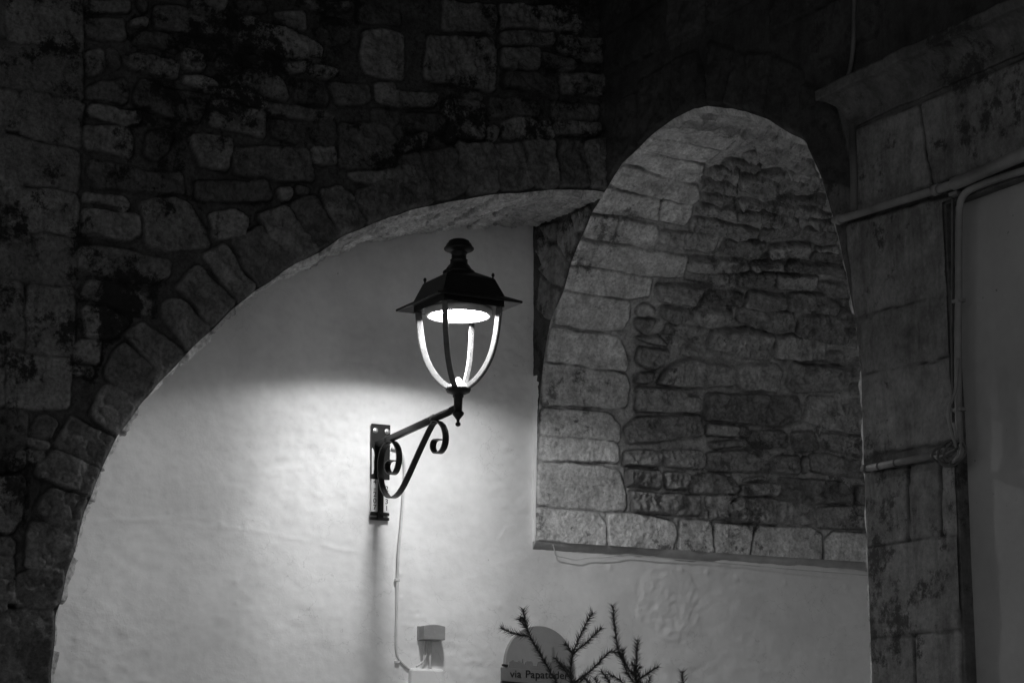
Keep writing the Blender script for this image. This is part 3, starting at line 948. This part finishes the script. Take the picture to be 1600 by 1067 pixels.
# ================================================================== PAINTED WALL (back of the blind arch)
def pw(p): return hit([p], 1, W)[0][[0, 2]]
pa = spaced([(0.8, 2.4, .06), (2.4, 7.4, .0095), (7.4, 9.6, .06)]); pb = spaced([(0, 1.9, .05), (1.9, 4.55, .0095), (4.55, 4.8, .05)])
A, B = np.meshgrid(pa, pb, indexing='ij'); na, nb = A.shape; A = A.ravel(); B = B.ravel()
h = .007 * fbm(A, B, .7, 2.3, 4, 80, .5) + .0010 * fbm(A, B * 1.6, .9, 16, 4, 90, .6)
roughzone = sm((vn(A, B, 3.3, 1.9, 95) + .25) / .5)
h += roughzone * .0026 * (1 - 2 * np.abs(fbm(A, B * 1.5, 1.9, 9, 4, 97, .6)))
def bump(px, r, hgt):
    global h
    c = pw(px); h = h + .55 * hgt * np.exp(-(((A - c[0]) ** 2 + (B - c[1]) ** 2) / r ** 2))
for px, r, hg in [((953, 885), .012, .012), ((1063, 890), .012, .014), ((1103, 895), .012, .014), ((1149, 902), .012, .014), ((1225, 910), .012, .012), ((1322, 918), .014, .010), ((1019, 917), .015, .014), ((557, 686), .02, .008), ((377, 823), .008, -.012), ((491, 822), .008, .008), ((345, 817), .008, .008), ((120, 996), .014, .010), ((368, 907), .011, .009), ((265, 800), .008, .010), ((242, 1001), .006, -.006), ((780, 945), .018, .010), ((652, 958), .008, -.014), ((624, 896), .010, .012), ((626, 933), .008, .010), ((586, 860), .007, -.008), ((370, 942), .008, .008)]:
    bump(px, r, hg)
def crease(pts, w, hg, sd):
    global h
    P = np.array([pw(p) for p in pts]); P = resample(P, .05)
    d = dist_line(A + .006 * vn(A, B, .1, 22, sd), B + .012 * vn(A, B, .9, 12, sd + 1), P, .12)
    h = h + .8 * hg * np.exp(-(d / (w * .6)) ** 2) * (.4 + .6 * vn(A, B, .4, 9, sd + 2))
crease([(130, 812), (250, 815), (330, 822), (400, 830), (480, 846), (560, 862)], .012, .006, 1)
crease([(128, 820), (200, 812), (300, 808), (400, 812)], .008, .004, 2)
crease([(1085, 985), (1060, 987), (1020, 985), (970, 988)], .010, .007, 5)
crease([(1090, 960), (1088, 975), (1070, 985)], .014, .010, 6)
crease([(1000, 905), (996, 925), (1000, 950), (1006, 965)], .010, -.007, 7)
crease([(1052, 882), (1052, 905), (1058, 930)], .010, .006, 8)
crease([(560, 930), (600, 960), (660, 990)], .006, .004, 9)
crease([(640, 955), (660, 950), (700, 955)], .008, .006, 10)
crease([(780, 840), (790, 825), (810, 822)], .008, .006, 11)
crease([(1214, 905), (1222, 925), (1226, 935)], .007, .006, 12)
crease([(500, 430), (560, 400), (620, 385)], .010, .005, 13)
c0 = pw((1040, 935)); d = np.hypot((A - c0[0]) / .17, (B - c0[1]) / .17) + .25 * fbm(A, B, .3, 7, 3, 99)
h += .005 * sm((1 - d) / .05) - .0055 * sm((1 - d) / .10) * np.abs(fbm(A, B, .6, 17, 4, 101, .65))
i, j = np.meshgrid(np.arange(na - 1), np.arange(nb - 1), indexing='ij')
Q = np.stack([i * nb + j, (i + 1) * nb + j, (i + 1) * nb + j + 1, i * nb + j + 1], -1).reshape(-1, 4)
pwall = put('painted_wall', from_arrays('painted_wall', np.c_[A, W - h, B], Q), M['plaster'])
tag(pwall, 'white lime-washed wall closing the wide arch, the one the lantern is bolted to', 'wall')

# ================================================================== WALL LANTERN
LX, LY = 4.209, 8.165
def L3(px): q = hit([px], 0, LX)[0]; return q
lan = empty('wall_lantern', (LX, W - .01, 3.07), 'black iron lantern, lit, on a scrolled bracket against the white wall', 'lantern')
Z = 3.69      # height of the light opening
Cn = (LX, LY, Z)
bz = .022
# brim: thin flared plate
part('brim', [sq_loft([(.150, .016), (.207, -.006), (.209, -.002), (.207, .004), (.152, .030)], (LX, LY, Z + bz), False)], M['iron'], lan, 0)
part('lantern_roof', [sq_loft([(.150, .018), (.153, .030), (.119, .115), (.110, .122), (.045, .158), (.038, .160)], (LX, LY, Z + bz - .004), True)], M['iron'], lan, 0.002)
part('chimney', [lathe([(.072, .148), (.071, .156), (.058, .166), (.048, .182), (.040, .190), (.038, .205), (.040, .209), (.033, .214), (.033, .236), (.038, .240), (.038, .246)], (LX, LY, Z + bz))], M['iron'], lan, 0, True)
cp_ = part('chimney_cap', [lathe([(.036, .243), (.060, .252), (.067, .258), (.067, .264), (.061, .270), (.054, .284), (.046, .292), (.046, .296), (.034, .302), (.015, .307), (0, .308)], (LX, LY, Z + bz))], M['iron'], lan, 0, True)
nb_ = [lathe([(.0, .270), (.0045, .268), (.0045, .274), (.0, .276)], (LX + .064 * math.cos(a), LY + .064 * math.sin(a), Z + bz - .008), 6) for a in np.arange(0, 2 * math.pi, math.pi / 8)]
for a, b_ in ((-1, -1), (1, -1), (1, 1), (-1, 1)):
    part('finial', [lathe([(.004, .105), (.004, .122), (.007, .126), (.007, .132), (.004, .138), (0, .140)], (LX + a * .112, LY + b_ * .112, Z + bz), 12)], M['iron'], lan, 0, True)
# body frame under the brim: square opening holding the round light
def square_ring(ho, hi, z0, z1, nseg=10):
    V = []; Fs = []
    n = nseg * 4
    for r_, z_ in ((ho, z1), (ho, z0)):
        for k in range(n):
            a = -math.pi * .75 + 2 * math.pi * k / n; c, s_ = math.cos(a), math.sin(a); m_ = max(abs(c), abs(s_)); V.append((LX + r_ * c / m_, LY + r_ * s_ / m_, z_))
    for r_, z_ in ((hi, z0), (hi, z1)):
        for k in range(n):
            a = -math.pi * .75 + 2 * math.pi * k / n; V.append((LX + r_ * math.cos(a), LY + r_ * math.sin(a), z_))
    for L in range(3):
        for k in range(n):
            a = L * n + k; b_ = L * n + (k + 1) % n; Fs.append((a, b_, b_ + n, a + n))
    for k in range(n): Fs.append((3 * n + k, 3 * n + (k + 1) % n, (k + 1) % n, k))
    return V, Fs
part('body_frame', [square_ring(.149, .142, Z + .004, Z + .034)], M['iron'], lan, 0)
part('light_ring', [lathe([(.139, .020), (.146, .010), (.147, -.022), (.141, -.027), (.133, -.024), (.131, .017), (.139, .020)], Cn, 64, False)], M['glass_rim'], lan, 0, True)
part('light_module', [lathe([(0, .010), (.032, .010), (.034, .012), (.034, .015)], Cn, 32)], M['module'], lan, 0, True)
dv = lathe([(.034, .012), (.06, .012), (.131, .012), (.131, .016)], Cn, 64, False); part('diffuser', [dv], M['glow'], lan, 0, True)
part('lamp_housing', [lathe([(0, .022), (.135, .022), (.139, .020), (.146, .010)][::-1], Cn, 64, False)], M['iron'], lan, 0, True)
# four curved ribs at the corners
rp = [(.141, .010), (.1395, -.02), (.1345, -.08), (.1285, -.135), (.119, -.19), (.105, -.24), (.086, -.285), (.066, -.318), (.048, -.340), (.036, -.351)]
def wedge(path, tdir):
    """curved bar, flat outside and pointed towards the light"""
    P = [Vector(p) for p in path]; t_ = Vector(tdir).normalized(); V = []; Fs = []
    for i, p in enumerate(P):
        t = (P[min(i + 1, len(P) - 1)] - P[max(i - 1, 0)]).normalized(); n_ = t.cross(t_).normalized()
        c_ = Vector((LX, LY, p.z)) - p
        if n_.dot(c_) < 0: n_ = -n_
        for a, d in ((-.0125, 0), (.0125, 0), (.0125, .005), (.004, .026), (-.004, .026), (-.0125, .005)): V.append(p + t_ * a + n_ * d)
    for i in range(len(P) - 1):
        for k in range(6):
            a = i * 6 + k; b_ = i * 6 + (k + 1) % 6; Fs.append((a, b_, b_ + 6, a + 6))
    Fs.append(tuple(range(6))[::-1]); e = (len(P) - 1) * 6; Fs.append(tuple(range(e, e + 6))); return V, Fs
for a, b_ in ((-1, -1), (1, -1), (1, 1), (-1, 1)):
    path = spline([(LX + a * r_, LY + b_ * r_, Z + z_) for r_, z_ in rp], 6)
    part('rib', [wedge(path, (a, -b_, 0))], M['ribiron'], lan, 0)
part('reflector_cone', [lathe([(.046, -.350), (.044, -.341), (.030, -.328), (.014, -.310), (.008, -.302), (0, -.298)], Cn, 32)], M['sticker'], lan, 0, True)
part('base_cup', [lathe([(0.048, -0.343), (0.055, -0.3493), (0.056, -0.3556), (0.05, -0.3664), (0.034, -0.3736), (0.024, -0.3772), (0.024, -0.3862), (0.02, -0.3916), (0.019, -0.4159), (0.018, -0.4474), (0.022, -0.4528), (0.026, -0.4564), (0.025, -0.4654), (0.014, -0.4789), (0.007, -0.4888), (0.006, -0.4978), (0.01, -0.5014), (0.012, -0.5077), (0.01, -0.514), (0.004, -0.5176), (0, -0.5185)], Cn, 28)], M['iron'], lan, 0, True)
# bracket
az0 = L3((600, 690)); AZ = Z - .434
wall_z = hit([(592, 695)], 1, W)[0, 2]
arm0 = (LX, W - .012, wall_z - .0); arm1 = (LX, LY + .012, AZ)
part('arm', [tube([arm0, arm1], .0175, 14)], M['iron'], lan, 0, True)
def brk(pts): return [(LX, *hit([(540 + x / 4.85, 620 + y / 4.85)], 0, LX)[0][1:]) for x, y in pts]
pts = [(372, 484), (345, 482), (322, 500), (316, 535), (328, 570), (350, 586), (378, 570), (398, 520), (406, 460), (400, 400), (378, 352), (345, 335), (305, 362), (278, 420), (264, 500), (264, 590), (280, 680), (308, 740), (342, 764), (385, 748), (430, 690), (480, 590), (540, 455), (600, 325), (650, 225), (676, 190)]
part('brace', [strap(spline(brk(pts), 5), (1, 0, 0), .030, .0055)], M['iron'], lan, 0, False)
pts = [(670, 182), (705, 188), (738, 220), (757, 280), (757, 340), (742, 390), (715, 422), (685, 424), (665, 395), (664, 355), (680, 328), (718, 322)]
part('scroll', [strap(spline(brk(pts), 6), (1, 0, 0), .030, .0055)], M['iron'], lan, 0, False)
for px in ((668, 160), (320, 300)):
    c = brk([px])[0]; f = (arm0[1] - c[1]) / (arm0[1] - arm1[1]); zc = arm0[2] + (arm1[2] - arm0[2]) * f
    part('clamp', [lathe([(.0178, -.004), (.0205, -.004), (.0205, .004), (.0178, .004)], (0, 0, 0), 20)], M['iron'], lan, 0, True)
    cl = [o for o in col.objects if o.name.startswith('clamp')][-1]
    cl.data.transform(Matrix.Translation((LX, c[1], zc)) @ Matrix.Rotation(math.pi / 2, 4, 'X'))
q0 = hit([(579, 662), (608, 664), (579, 812), (607, 812), (579, 748), (607, 748)], 1, W)
x0, x1 = q0[0][0], q0[1][0]; zt = q0[0][2]; zb = q0[2][2]; zm = q0[4][2]; xc = (x0 + x1) / 2
fr = W - .016
pl = part('mounting_plate', [box(x0, x1, fr, W - .004, zm, zt)], M['iron'], lan, 0.003)
part('plate_spine', [box(xc - .0135, xc + .0135, fr - .010, W - .004, zb, zm + .16), box(x0, x1, fr, W - .004, zb, zb + .014), box(x0, x1, fr, W - .004, zb + .022, zb + .036)], M['iron'], lan, 0.002)
for bx_, bz_ in ((x0 + .018, zt - .033), (x1 - .018, zt - .033), (xc, zb + .028)):
    y_ = fr if bz_ > zm else fr - .010
    v, f = lathe([(.0125, 0), (.0125, .003), (.008, .004), (.008, .009), (0, .010)], (0, 0, 0), 16)
    bo = part('bolt', [(v, f)], M['zinc'] if bz_ > zm else M['iron'], lan, 0, False)
    bo.data.transform(Matrix.Translation((bx_, y_, bz_)) @ Matrix.Rotation(math.pi / 2, 4, 'X'))
lbl = part('number_label', [box(x0 + .003, xc - .015, fr - .003, W - .004, zb + .038, zm - .003)], M['sticker'], lan, 0.0008)
lbr = part('number_label', [box(xc + .015, x1 - .001, fr - .003, W - .004, zb + .038, zm - .003)], M['sticker'], lan, 0.0008)
RX = Matrix.Rotation(math.pi / 2, 4, 'X')
lh = zm - .003 - (zb + .038)
for ch, fz, sz in (('4', .86, .030), ('=', .64, .024), ('2', .46, .034), ('0', .26, .034), ('7', .06, .034)):
    text_mesh(ch, sz, .0006, M['ink'], 'digit', lbl, Matrix.Translation(((x0 + xc - .012) / 2, fr - .0040, zb + .038 + lh * fz)) @ RX, 'CENTER')
for ch, fz, sz in (('2', .66, .034), ('3', .26, .034), ('1', .05, .034)):
    text_mesh(ch, sz, .0006, M['ink'], 'digit', lbr, Matrix.Translation(((x1 + xc + .014) / 2, fr - .0040, zb + .038 + lh * fz)) @ RX, 'CENTER')
# torn strip of an older sticker on the plate's left edge
tw = [(x0 + .002, 0), (x0 + .010, .004), (x0 + .014, .03), (x0 + .012, .06), (x0 + .016, .09), (x0 + .010, .115), (x0 + .004, .125), (x0 + .001, .12)]
zz0 = zm + .02
V_ = [(x, fr - .0015, zz0 + z_) for x, z_ in tw] + [(x, fr + .001, zz0 + z_) for x, z_ in tw]; n_ = len(tw)
me = bpy.data.meshes.new('torn'); me.from_pydata(V_, [], [tuple(range(n_))[::-1], tuple(range(n_, 2 * n_))] + [(k, (k + 1) % n_, (k + 1) % n_ + n_, k + n_) for k in range(n_)]); me.update()
put('torn_sticker', me, M['sticker'], lan, False)

# ================================================================== CABLE, BOXES ON THE PAINTED WALL
def onwall(px, off): q = hit([px], 1, W - off)[0]; return tuple(q)
cab = empty('power_cable', onwall((620, 900), .01), 'thin painted cable running down the white wall below the lantern bracket', 'cable')
path = spline([onwall(p, .012) for p in [(612, 700), (622, 703), (629, 712), (632, 735), (630, 770), (627, 815), (623, 860), (621, 905), (620, 950), (619, 985), (619, 1010), (621, 1024), (627, 1034), (636, 1042), (645, 1049), (650, 1060)]], 6)
part('cable_run', [tube(path, .0062, 8)], M['cable'], cab, 0, True)
for px in ((621, 906), (621, 1034)):
    c = onwall(px, .014); part('cable_clip', [box(c[0] - .013, c[0] + .011, c[1] - .006, c[1] + .010, c[2] - .006, c[2] + .007)], M['cable'], cab, .002)
jx0, jz1 = hit([(652, 976)], 1, W)[0][[0, 2]]; jx1, jz0 = hit([(685, 1001)], 1, W)[0][[0, 2]]
jb = empty('junction_box', ((jx0 + jx1) / 2, W, jz0), 'small grey junction box on the white wall left of the arched sign', 'electrical box')
n_ = 10; top = [(jx0 + (jx1 - jx0) * t, jz1 - .012 + .012 * math.sin(math.pi * (.12 + .76 * t))) for t in np.linspace(0, 1, n_)]
out = [(jx0, jz0)] + [(jx0, top[0][1] - .003)] + top + [(jx1, top[-1][1] - .004), (jx1, jz0)]
V_ = [(x, W - .072, z_) for x, z_ in out] + [(x, W - .016, z_) for x, z_ in out]; n_ = len(out)
me = bpy.data.meshes.new('lid'); me.from_pydata(V_, [], [tuple(range(n_)), tuple(range(n_, 2 * n_))[::-1]] + [(k, (k + 1) % n_, (k + 1) % n_ + n_, k + n_) for k in range(n_)]); me.update()
put('box_lid', fixn(me, .003), M['boxgrey'], jb, False)
part('box_back', [box(jx0 - .004, jx1 - .004, W - .018, W + .004, jz0 - .002, jz1 - .006)], M['boxgrey'], jb, .002)
for pth in ([(668, 1002), (668, 1010), (666, 1022), (660, 1034), (650, 1041)], [(664, 1002), (663, 1020), (660, 1045)], [(674, 1002), (673, 1018), (672, 1035), (674, 1046)]):
    part('lead', [tube(spline([onwall(p, .03) for p in pth], 5), .005, 8)], M['cable'], jb, 0, True)
bx0, bz1 = hit([(637, 1044)], 1, W)[0][[0, 2]]; bx1 = hit([(688, 1044)], 1, W)[0][0]
mb = part('meter_cover', [box(bx0, bx1, W - .045, W + .01, bz1 - .30, bz1)], M['plaster'], None, .012)
tag(mb, 'white painted square cover under the small grey junction box', 'electrical box')

# ================================================================== STREET SIGN
sx0 = hit([(786, 1040)], 1, W)[0][0]; sx1 = hit([(893, 1040)], 1, W)[0][0]; sz_t = hit([(841, 978)], 1, W)[0][2]
szl = hit([(783, 1041)], 1, W)[0][2]; szb = hit([(783, 1064)], 1, W)[0][2]
sg = empty('street_sign', ((sx0 + sx1) / 2, W, szl), 'arch-topped grey stone street sign with town skyline and lettering', 'sign')
cxs = (sx0 + sx1) / 2; hw = (sx1 - sx0) / 2
arc = [(cxs + hw * math.cos(a), szl + (sz_t - szl) * math.sin(a) ** .92) for a in np.linspace(0, math.pi, 40)]
def slab(name, out, y0, y1, mat, parent, bev=0):
    n_ = len(out); V_ = [(x, y0, z_) for x, z_ in out] + [(x, y1, z_) for x, z_ in out]
    me = bpy.data.meshes.new(name); me.from_pydata(V_, [], [tuple(range(n_)), tuple(range(n_, 2 * n_))[::-1]] + [(k, (k + 1) % n_, (k + 1) % n_ + n_, k + n_) for k in range(n_)]); me.update()
    return put(name, fixn(me, bev), mat, parent, False)
slab('sign_panel', arc + [(sx0, szb - .22), (sx1, szb - .22)], W - .022, W + .005, M['sign'], sg, .002)
zr = hit([(800, 1041)], 1, W)[0][2]
def sgp(x, y): q = hit([(770 + x / 5, 930 + y / 5)], 1, W - .02)[0]; return (q[0], q[2])
sky = [sgp(*p) for p in [(70, 690), (70, 565), (125, 560), (128, 515), (145, 512), (147, 505), (158, 505), (160, 515), (195, 520), (197, 510), (210, 512), (212, 522), (225, 525), (228, 495), (231, 527), (248, 545), (252, 520), (262, 512), (272, 512), (278, 522), (285, 512), (298, 514), (305, 525), (306, 548), (345, 550), (350, 520), (380, 515), (400, 500), (410, 520), (440, 522), (458, 525), (460, 410), (466, 400), (472, 412), (474, 528), (520, 530), (540, 545), (590, 552), (600, 700)]]
slab('skyline_relief', sky, W - .029, W - .020, M['sign_low'], sg, 0)
slab('name_board', [sgp(60, 560), sgp(612, 612), sgp(612, 720), sgp(60, 665)], W - .034, W - .021, M['sign_low'], sg, .001)
slab('border_tab', [sgp(70, 535), sgp(106, 540), sgp(106, 556), sgp(70, 552)], W - .036, W - .02, M['ink'], sg, 0)
a_ = sgp(95, 638); b2 = sgp(600, 690)
tx_ = text_mesh('via Papatodero', .052, .001, M['ink'], 'lettering', sg, Matrix.Identity(4))
bb = [v.co.x for v in tx_.data.vertices]; wd = max(bb) - min(bb); bpy.data.objects.remove(tx_)
scx = (sx1 - sx0 - .03) / wd
for word, off in (('via', 0.0), ('Papatodero', None)):
    tx_ = text_mesh(word, .052, .001, M['ink'], 'lettering', sg, Matrix.Identity(4))
    b1 = [v.co.x for v in tx_.data.vertices]
    if off is None: off = wd - (max(b1) - min(b1))
    tx_.data.transform(Matrix.Translation((sx0 + .018 + off * scx, W - .0355, a_[1])) @ RX @ Matrix.Diagonal((scx, 1.0, 1, 1)))
slab('lower_border', [sgp(60, 668), sgp(612, 718), sgp(612, 730), sgp(60, 680)], W - .038, W - .02, M['ink'], sg, 0)

# ================================================================== PIPES AND CABLES ON THE GATEWAY WALL
def ong(px, off): return tuple(hit([px], 0, X0 - off)[0])
def coupling(p, d, r, w_):
    d = Vector(d).normalized(); p = Vector(p); return tube([p - d * w_, p + d * w_], r, 14)
cp1 = empty('conduit', ong((1400, 318), .05), 'long grey conduit slanting across the dark ashlar below the cornice', 'pipe')
pth = [ong((1304, 344), .035), ong((1312, 343), .045), ong((1463, 297), .045)]
part('narrow_pipe', [tube(pth, .0155, 14)], M['pipe'], cp1, 0, True)
pth2 = [ong((1463, 297), .045), ong((1490, 288), .045), ong((1680, 208), .045)]
part('wide_pipe', [tube([pth2[1], pth2[2]], .0235, 16), tube([pth2[0], pth2[1]], .017, 14)], M['pipe'], cp1, 0, True)
dd = np.array(pth[2]) - np.array(pth[1])
part('coupling', [coupling(pth[1], dd, .020, .010)], M['pipe'], cp1, 0, True)
part('coupling', [coupling(pth[2], dd, .021, .012)], M['pipe'], cp1, 0, True)
dn = empty('downpipe', ong((1497, 500), .03), 'thin pale pipe bending down the edge of the smooth rendered panel', 'pipe')
pth = spline([ong(p, .02) for p in [(1680, 245), (1600, 267), (1560, 279), (1530, 290), (1512, 299), (1502, 312), (1499, 335), (1498, 380), (1498, 450), (1497, 520), (1497, 600), (1498, 650), (1500, 690), (1501, 705), (1494, 716), (1484, 722)]], 6)
part('pipe_run', [tube(pth, .0135, 12)], M['pipe'], dn, 0, True)
pth = [ong(p, .018) for p in [(1488, 312), (1488, 420), (1487, 520), (1489, 640)]]
part('side_cable', [tube(spline(pth, 5), .005, 8)], M['darkpipe'], dn, 0, True)
for px in ((1492, 303), (1497, 470), (1498, 640)):
    c = ong(px, .018); part('pipe_clip', [box(c[0] - .012, X0 + .0, c[1] - .022, c[1] + .022, c[2] - .007, c[2] + .007)], M['pipe'], dn, .002)
lp = empty('short_conduit', ong((1420, 721), .03), 'short conduit across the pale pier with cables looped at its right end', 'pipe')
p_a, p_b = ong((1353, 732), .032), ong((1456, 712), .032)
part('conduit_tube', [tube([p_a, p_b], .0135, 14)], M['pipe'], lp, 0, True)
part('conduit_end', [coupling(p_a, np.array(p_b) - np.array(p_a), .017, .010)], M['darkpipe'], lp, 0, True)
for px in ((1374, 728), (1400, 723)):
    c = ong(px, .032); part('conduit_band', [coupling(c, np.array(p_b) - np.array(p_a), .0155, .004)], M['darkpipe'], lp, 0, True)
wires = [[(1456, 711), (1462, 705), (1470, 702), (1478, 700), (1486, 693), (1490, 685)],
         [(1456, 713), (1466, 718), (1476, 724), (1486, 724), (1496, 716), (1501, 705), (1500, 680)],
         [(1457, 712), (1463, 704), (1470, 716), (1478, 725), (1488, 722), (1497, 712), (1499, 700)],
         [(1455, 712), (1470, 713), (1484, 706), (1493, 700), (1494, 685), (1490, 660)]]
for n_, (a0, rz_, ry_) in enumerate([(.0, .034, .048), (.9, .044, .056), (1.8, .028, .062)]):
    c = ong((1492, 706), .05); ring_ = []
    for q in range(25):
        a = a0 + 2 * math.pi * q / 24
        ring_.append((c[0] - .012 * n_ + ry_ * math.cos(a), c[1] + .010 * n_ - .02 * math.sin(a), c[2] - .004 * n_ + rz_ * math.sin(a)))
    part('cable_loop', [tube(ring_, .0050, 8)], M['darkpipe'], lp, 0, True)
up0 = ong((1497, 560), .03); lo0 = ong((1494, 700), .07)
part('slack_lead', [tube(spline([up0, (up0[0] - .02, up0[1], up0[2] - .12), (lo0[0] - .03, lo0[1], lo0[2] + .12), lo0], 8), .006, 8)], M['pipe'], lp, 0, True)
for w_ in wires:
    part('loose_wire', [tube(spline([ong(p, .045 + .012 * math.sin(n_ * 1.7)) for n_, p in enumerate(w_)], 6), .0052, 8)], M['pipe'], lp, 0, True)
tc = part('thin_cable', [tube(spline([ong(p, .014) for p in [(1336, -60), (1335, 0), (1334, 60), (1330, 100), (1322, 128), (1306, 148), (1298, 155)]], 8), .009, 8)], M['darkpipe'], None, 0, True)
tag(tc, 'dark vertical cable dropping to the left end of the cornice at the top right', 'cable')
wc = part('slack_cable', [tube(spline([onwall(p, .022) for p in [(864, 851), (866, 858), (869, 867), (884, 871), (903, 874), (920, 871), (950, 870), (975, 866), (985, 866), (1040, 872), (1150, 881), (1250, 890), (1360, 899)]], 6), .0025, 6)], M['cable'], None, 0, True)
tag(wc, 'thin white cable hanging along the ledge under the pale stone vault', 'cable')

# ================================================================== YOUNG CONIFER IN FRONT
con = empty('conifer', (0, 0, 0), 'dark spindly young conifer whose bare-looking tips rise before the street sign', 'tree')
DEPTH = 6.9
def cpt(x, y, dz=0):
    d = ray([(770 + x / 5, 930 + y / 5)])[0]; return CAM + d * ((DEPTH + dz) / float(d @ FW))
tw = [([(640, 1500), (620, 1000), (560, 800), (500, 680), (440, 580), (380, 470), (310, 350), (280, 280), (250, 190), (238, 105)], 0.0),
      ([(285, 315), (230, 310), (180, 300), (120, 278), (65, 255)], .03), ([(268, 260), (240, 225), (208, 180)], -.03), ([(262, 230), (235, 170), (212, 190)], .02),
      ([(640, 1300), (640, 900), (615, 680), (610, 560), (625, 460), (655, 380), (690, 300), (735, 210), (780, 135)], .05),
      ([(625, 460), (670, 415), (730, 370), (790, 310), (845, 255)], .08), ([(622, 455), (600, 415), (565, 378)], .02), ([(605, 640), (570, 590), (530, 540), (490, 490)], 0.0),
      ([(600, 600), (560, 560), (520, 545)], .06),
      ([(620, 690), (690, 640), (760, 590), (820, 530), (870, 480), (925, 435), (985, 450)], .1),
      ([(1200, 1500), (1180, 1000), (1130, 680), (1080, 600), (1040, 545), (1010, 490), (985, 440), (972, 380), (960, 300), (948, 190), (938, 80)], .12),
      ([(1120, 700), (1118, 600), (1122, 500), (1128, 350)], .1), ([(1110, 690), (1160, 640), (1220, 600), (1290, 555)], .15), ([(1100, 680), (1050, 600), (1030, 540), (1010, 420)], .08),
      ([(940, 760), (915, 680), (880, 630), (850, 590)], .15), ([(1040, 720), (1000, 665), (950, 635), (905, 612)], .1), ([(1100, 620), (1110, 560), (1085, 530)], .1),
      ([(1540, 1000), (1500, 760), (1485, 680), (1480, 595)], .2), ([(780, 760), (750, 690), (715, 630)], 0), ([(830, 760), (815, 690), (800, 640)], .05), ([(1180, 760), (1215, 690), (1225, 640)], .1),
      ([(1150, 640), (1130, 590), (1150, 560)], .1), ([(640, 760), (660, 700), (700, 655)], .03), ([(1230, 760), (1180, 700), (1140, 670)], .1)]
base = cpt(850, 2200, .1); gx, gy = base[0], base[1]
con.location = (gx, gy, 0); bpy.context.view_layer.update()
branches = []
for pts, dz in tw: branches.append([np.array(cpt(x, y, dz)) for x, y in pts])
trunk_top = cpt(900, 1650, .08)
branches.append([np.array([gx, gy, 0.0]), np.array([gx, gy, .8]), trunk_top])
for e in (branches[0][0], branches[4][0], branches[10][0], branches[17][0]): branches.append([trunk_top, (trunk_top + e) / 2 + np.array([0, 0, -.02]), e])
for n_ in range(46):                       # lower whorls, below the picture
    z_ = rnd.uniform(.35, 1.62); a = rnd.uniform(0, 2 * math.pi); l_ = .55 * (1.9 - z_) / 1.4 * rnd.uniform(.7, 1.1)
    p0 = np.array([gx, gy, z_]) ; p0[:2] += (trunk_top[:2] - p0[:2]) * max(0, (z_ - .8) / (trunk_top[2] - .8)) if z_ > .8 else 0
    d_ = np.array([math.cos(a), math.sin(a), .35]); branches.append([p0, p0 + d_ * l_ * .5, p0 + d_ * l_ + np.array([0, 0, .05])])
wood = []; NV = []; NF = []
for bi, bp_ in enumerate(branches):
    P = spline(bp_, 6); big = bi == len(tw)
    n_ = len(P); wood.append(tube(P, [(.022 if big else .0024) * (1 - .5 * q / n_) for q in range(n_)], 6))
    if big: continue
    cum = 0
    for q in range(n_ - 1):
        seg = P[q + 1] - P[q]; L = np.linalg.norm(seg); t = seg / L
        cnt = max(1, int(L / .0006)) if bi < len(tw) else max(1, int(L / .003))
        for c_ in range(cnt):
            f = rnd.random(); p = P[q] + seg * f
            r3 = np.array([rnd.gauss(0, 1) for _ in range(3)]); r3 -= t * (r3 @ t); r3 /= np.linalg.norm(r3) + 1e-9
            d_ = t * rnd.uniform(.5, 1.1) + r3 * .9; d_ /= np.linalg.norm(d_)
            ln = rnd.uniform(.013, .033); side = np.cross(d_, r3 + np.array([.1, .2, .3])); side /= np.linalg.norm(side) + 1e-9
            up_ = np.cross(d_, side); w_ = .0011; b0 = len(NV)
            NV += [p + side * w_, p - side * w_ * .5 + up_ * w_ * .8, p - side * w_ * .5 - up_ * w_ * .8, p + d_ * ln]
            NF += [(b0, b0 + 1, b0 + 3), (b0 + 1, b0 + 2, b0 + 3), (b0 + 2, b0, b0 + 3)]
part('stem', wood, M['bark'], con, 0, True)
me = bpy.data.meshes.new('needles'); me.from_pydata([tuple(v) for v in NV], [], NF); me.update()
put('needles', me, M['needle'], con, False)
print('needles', len(NF))
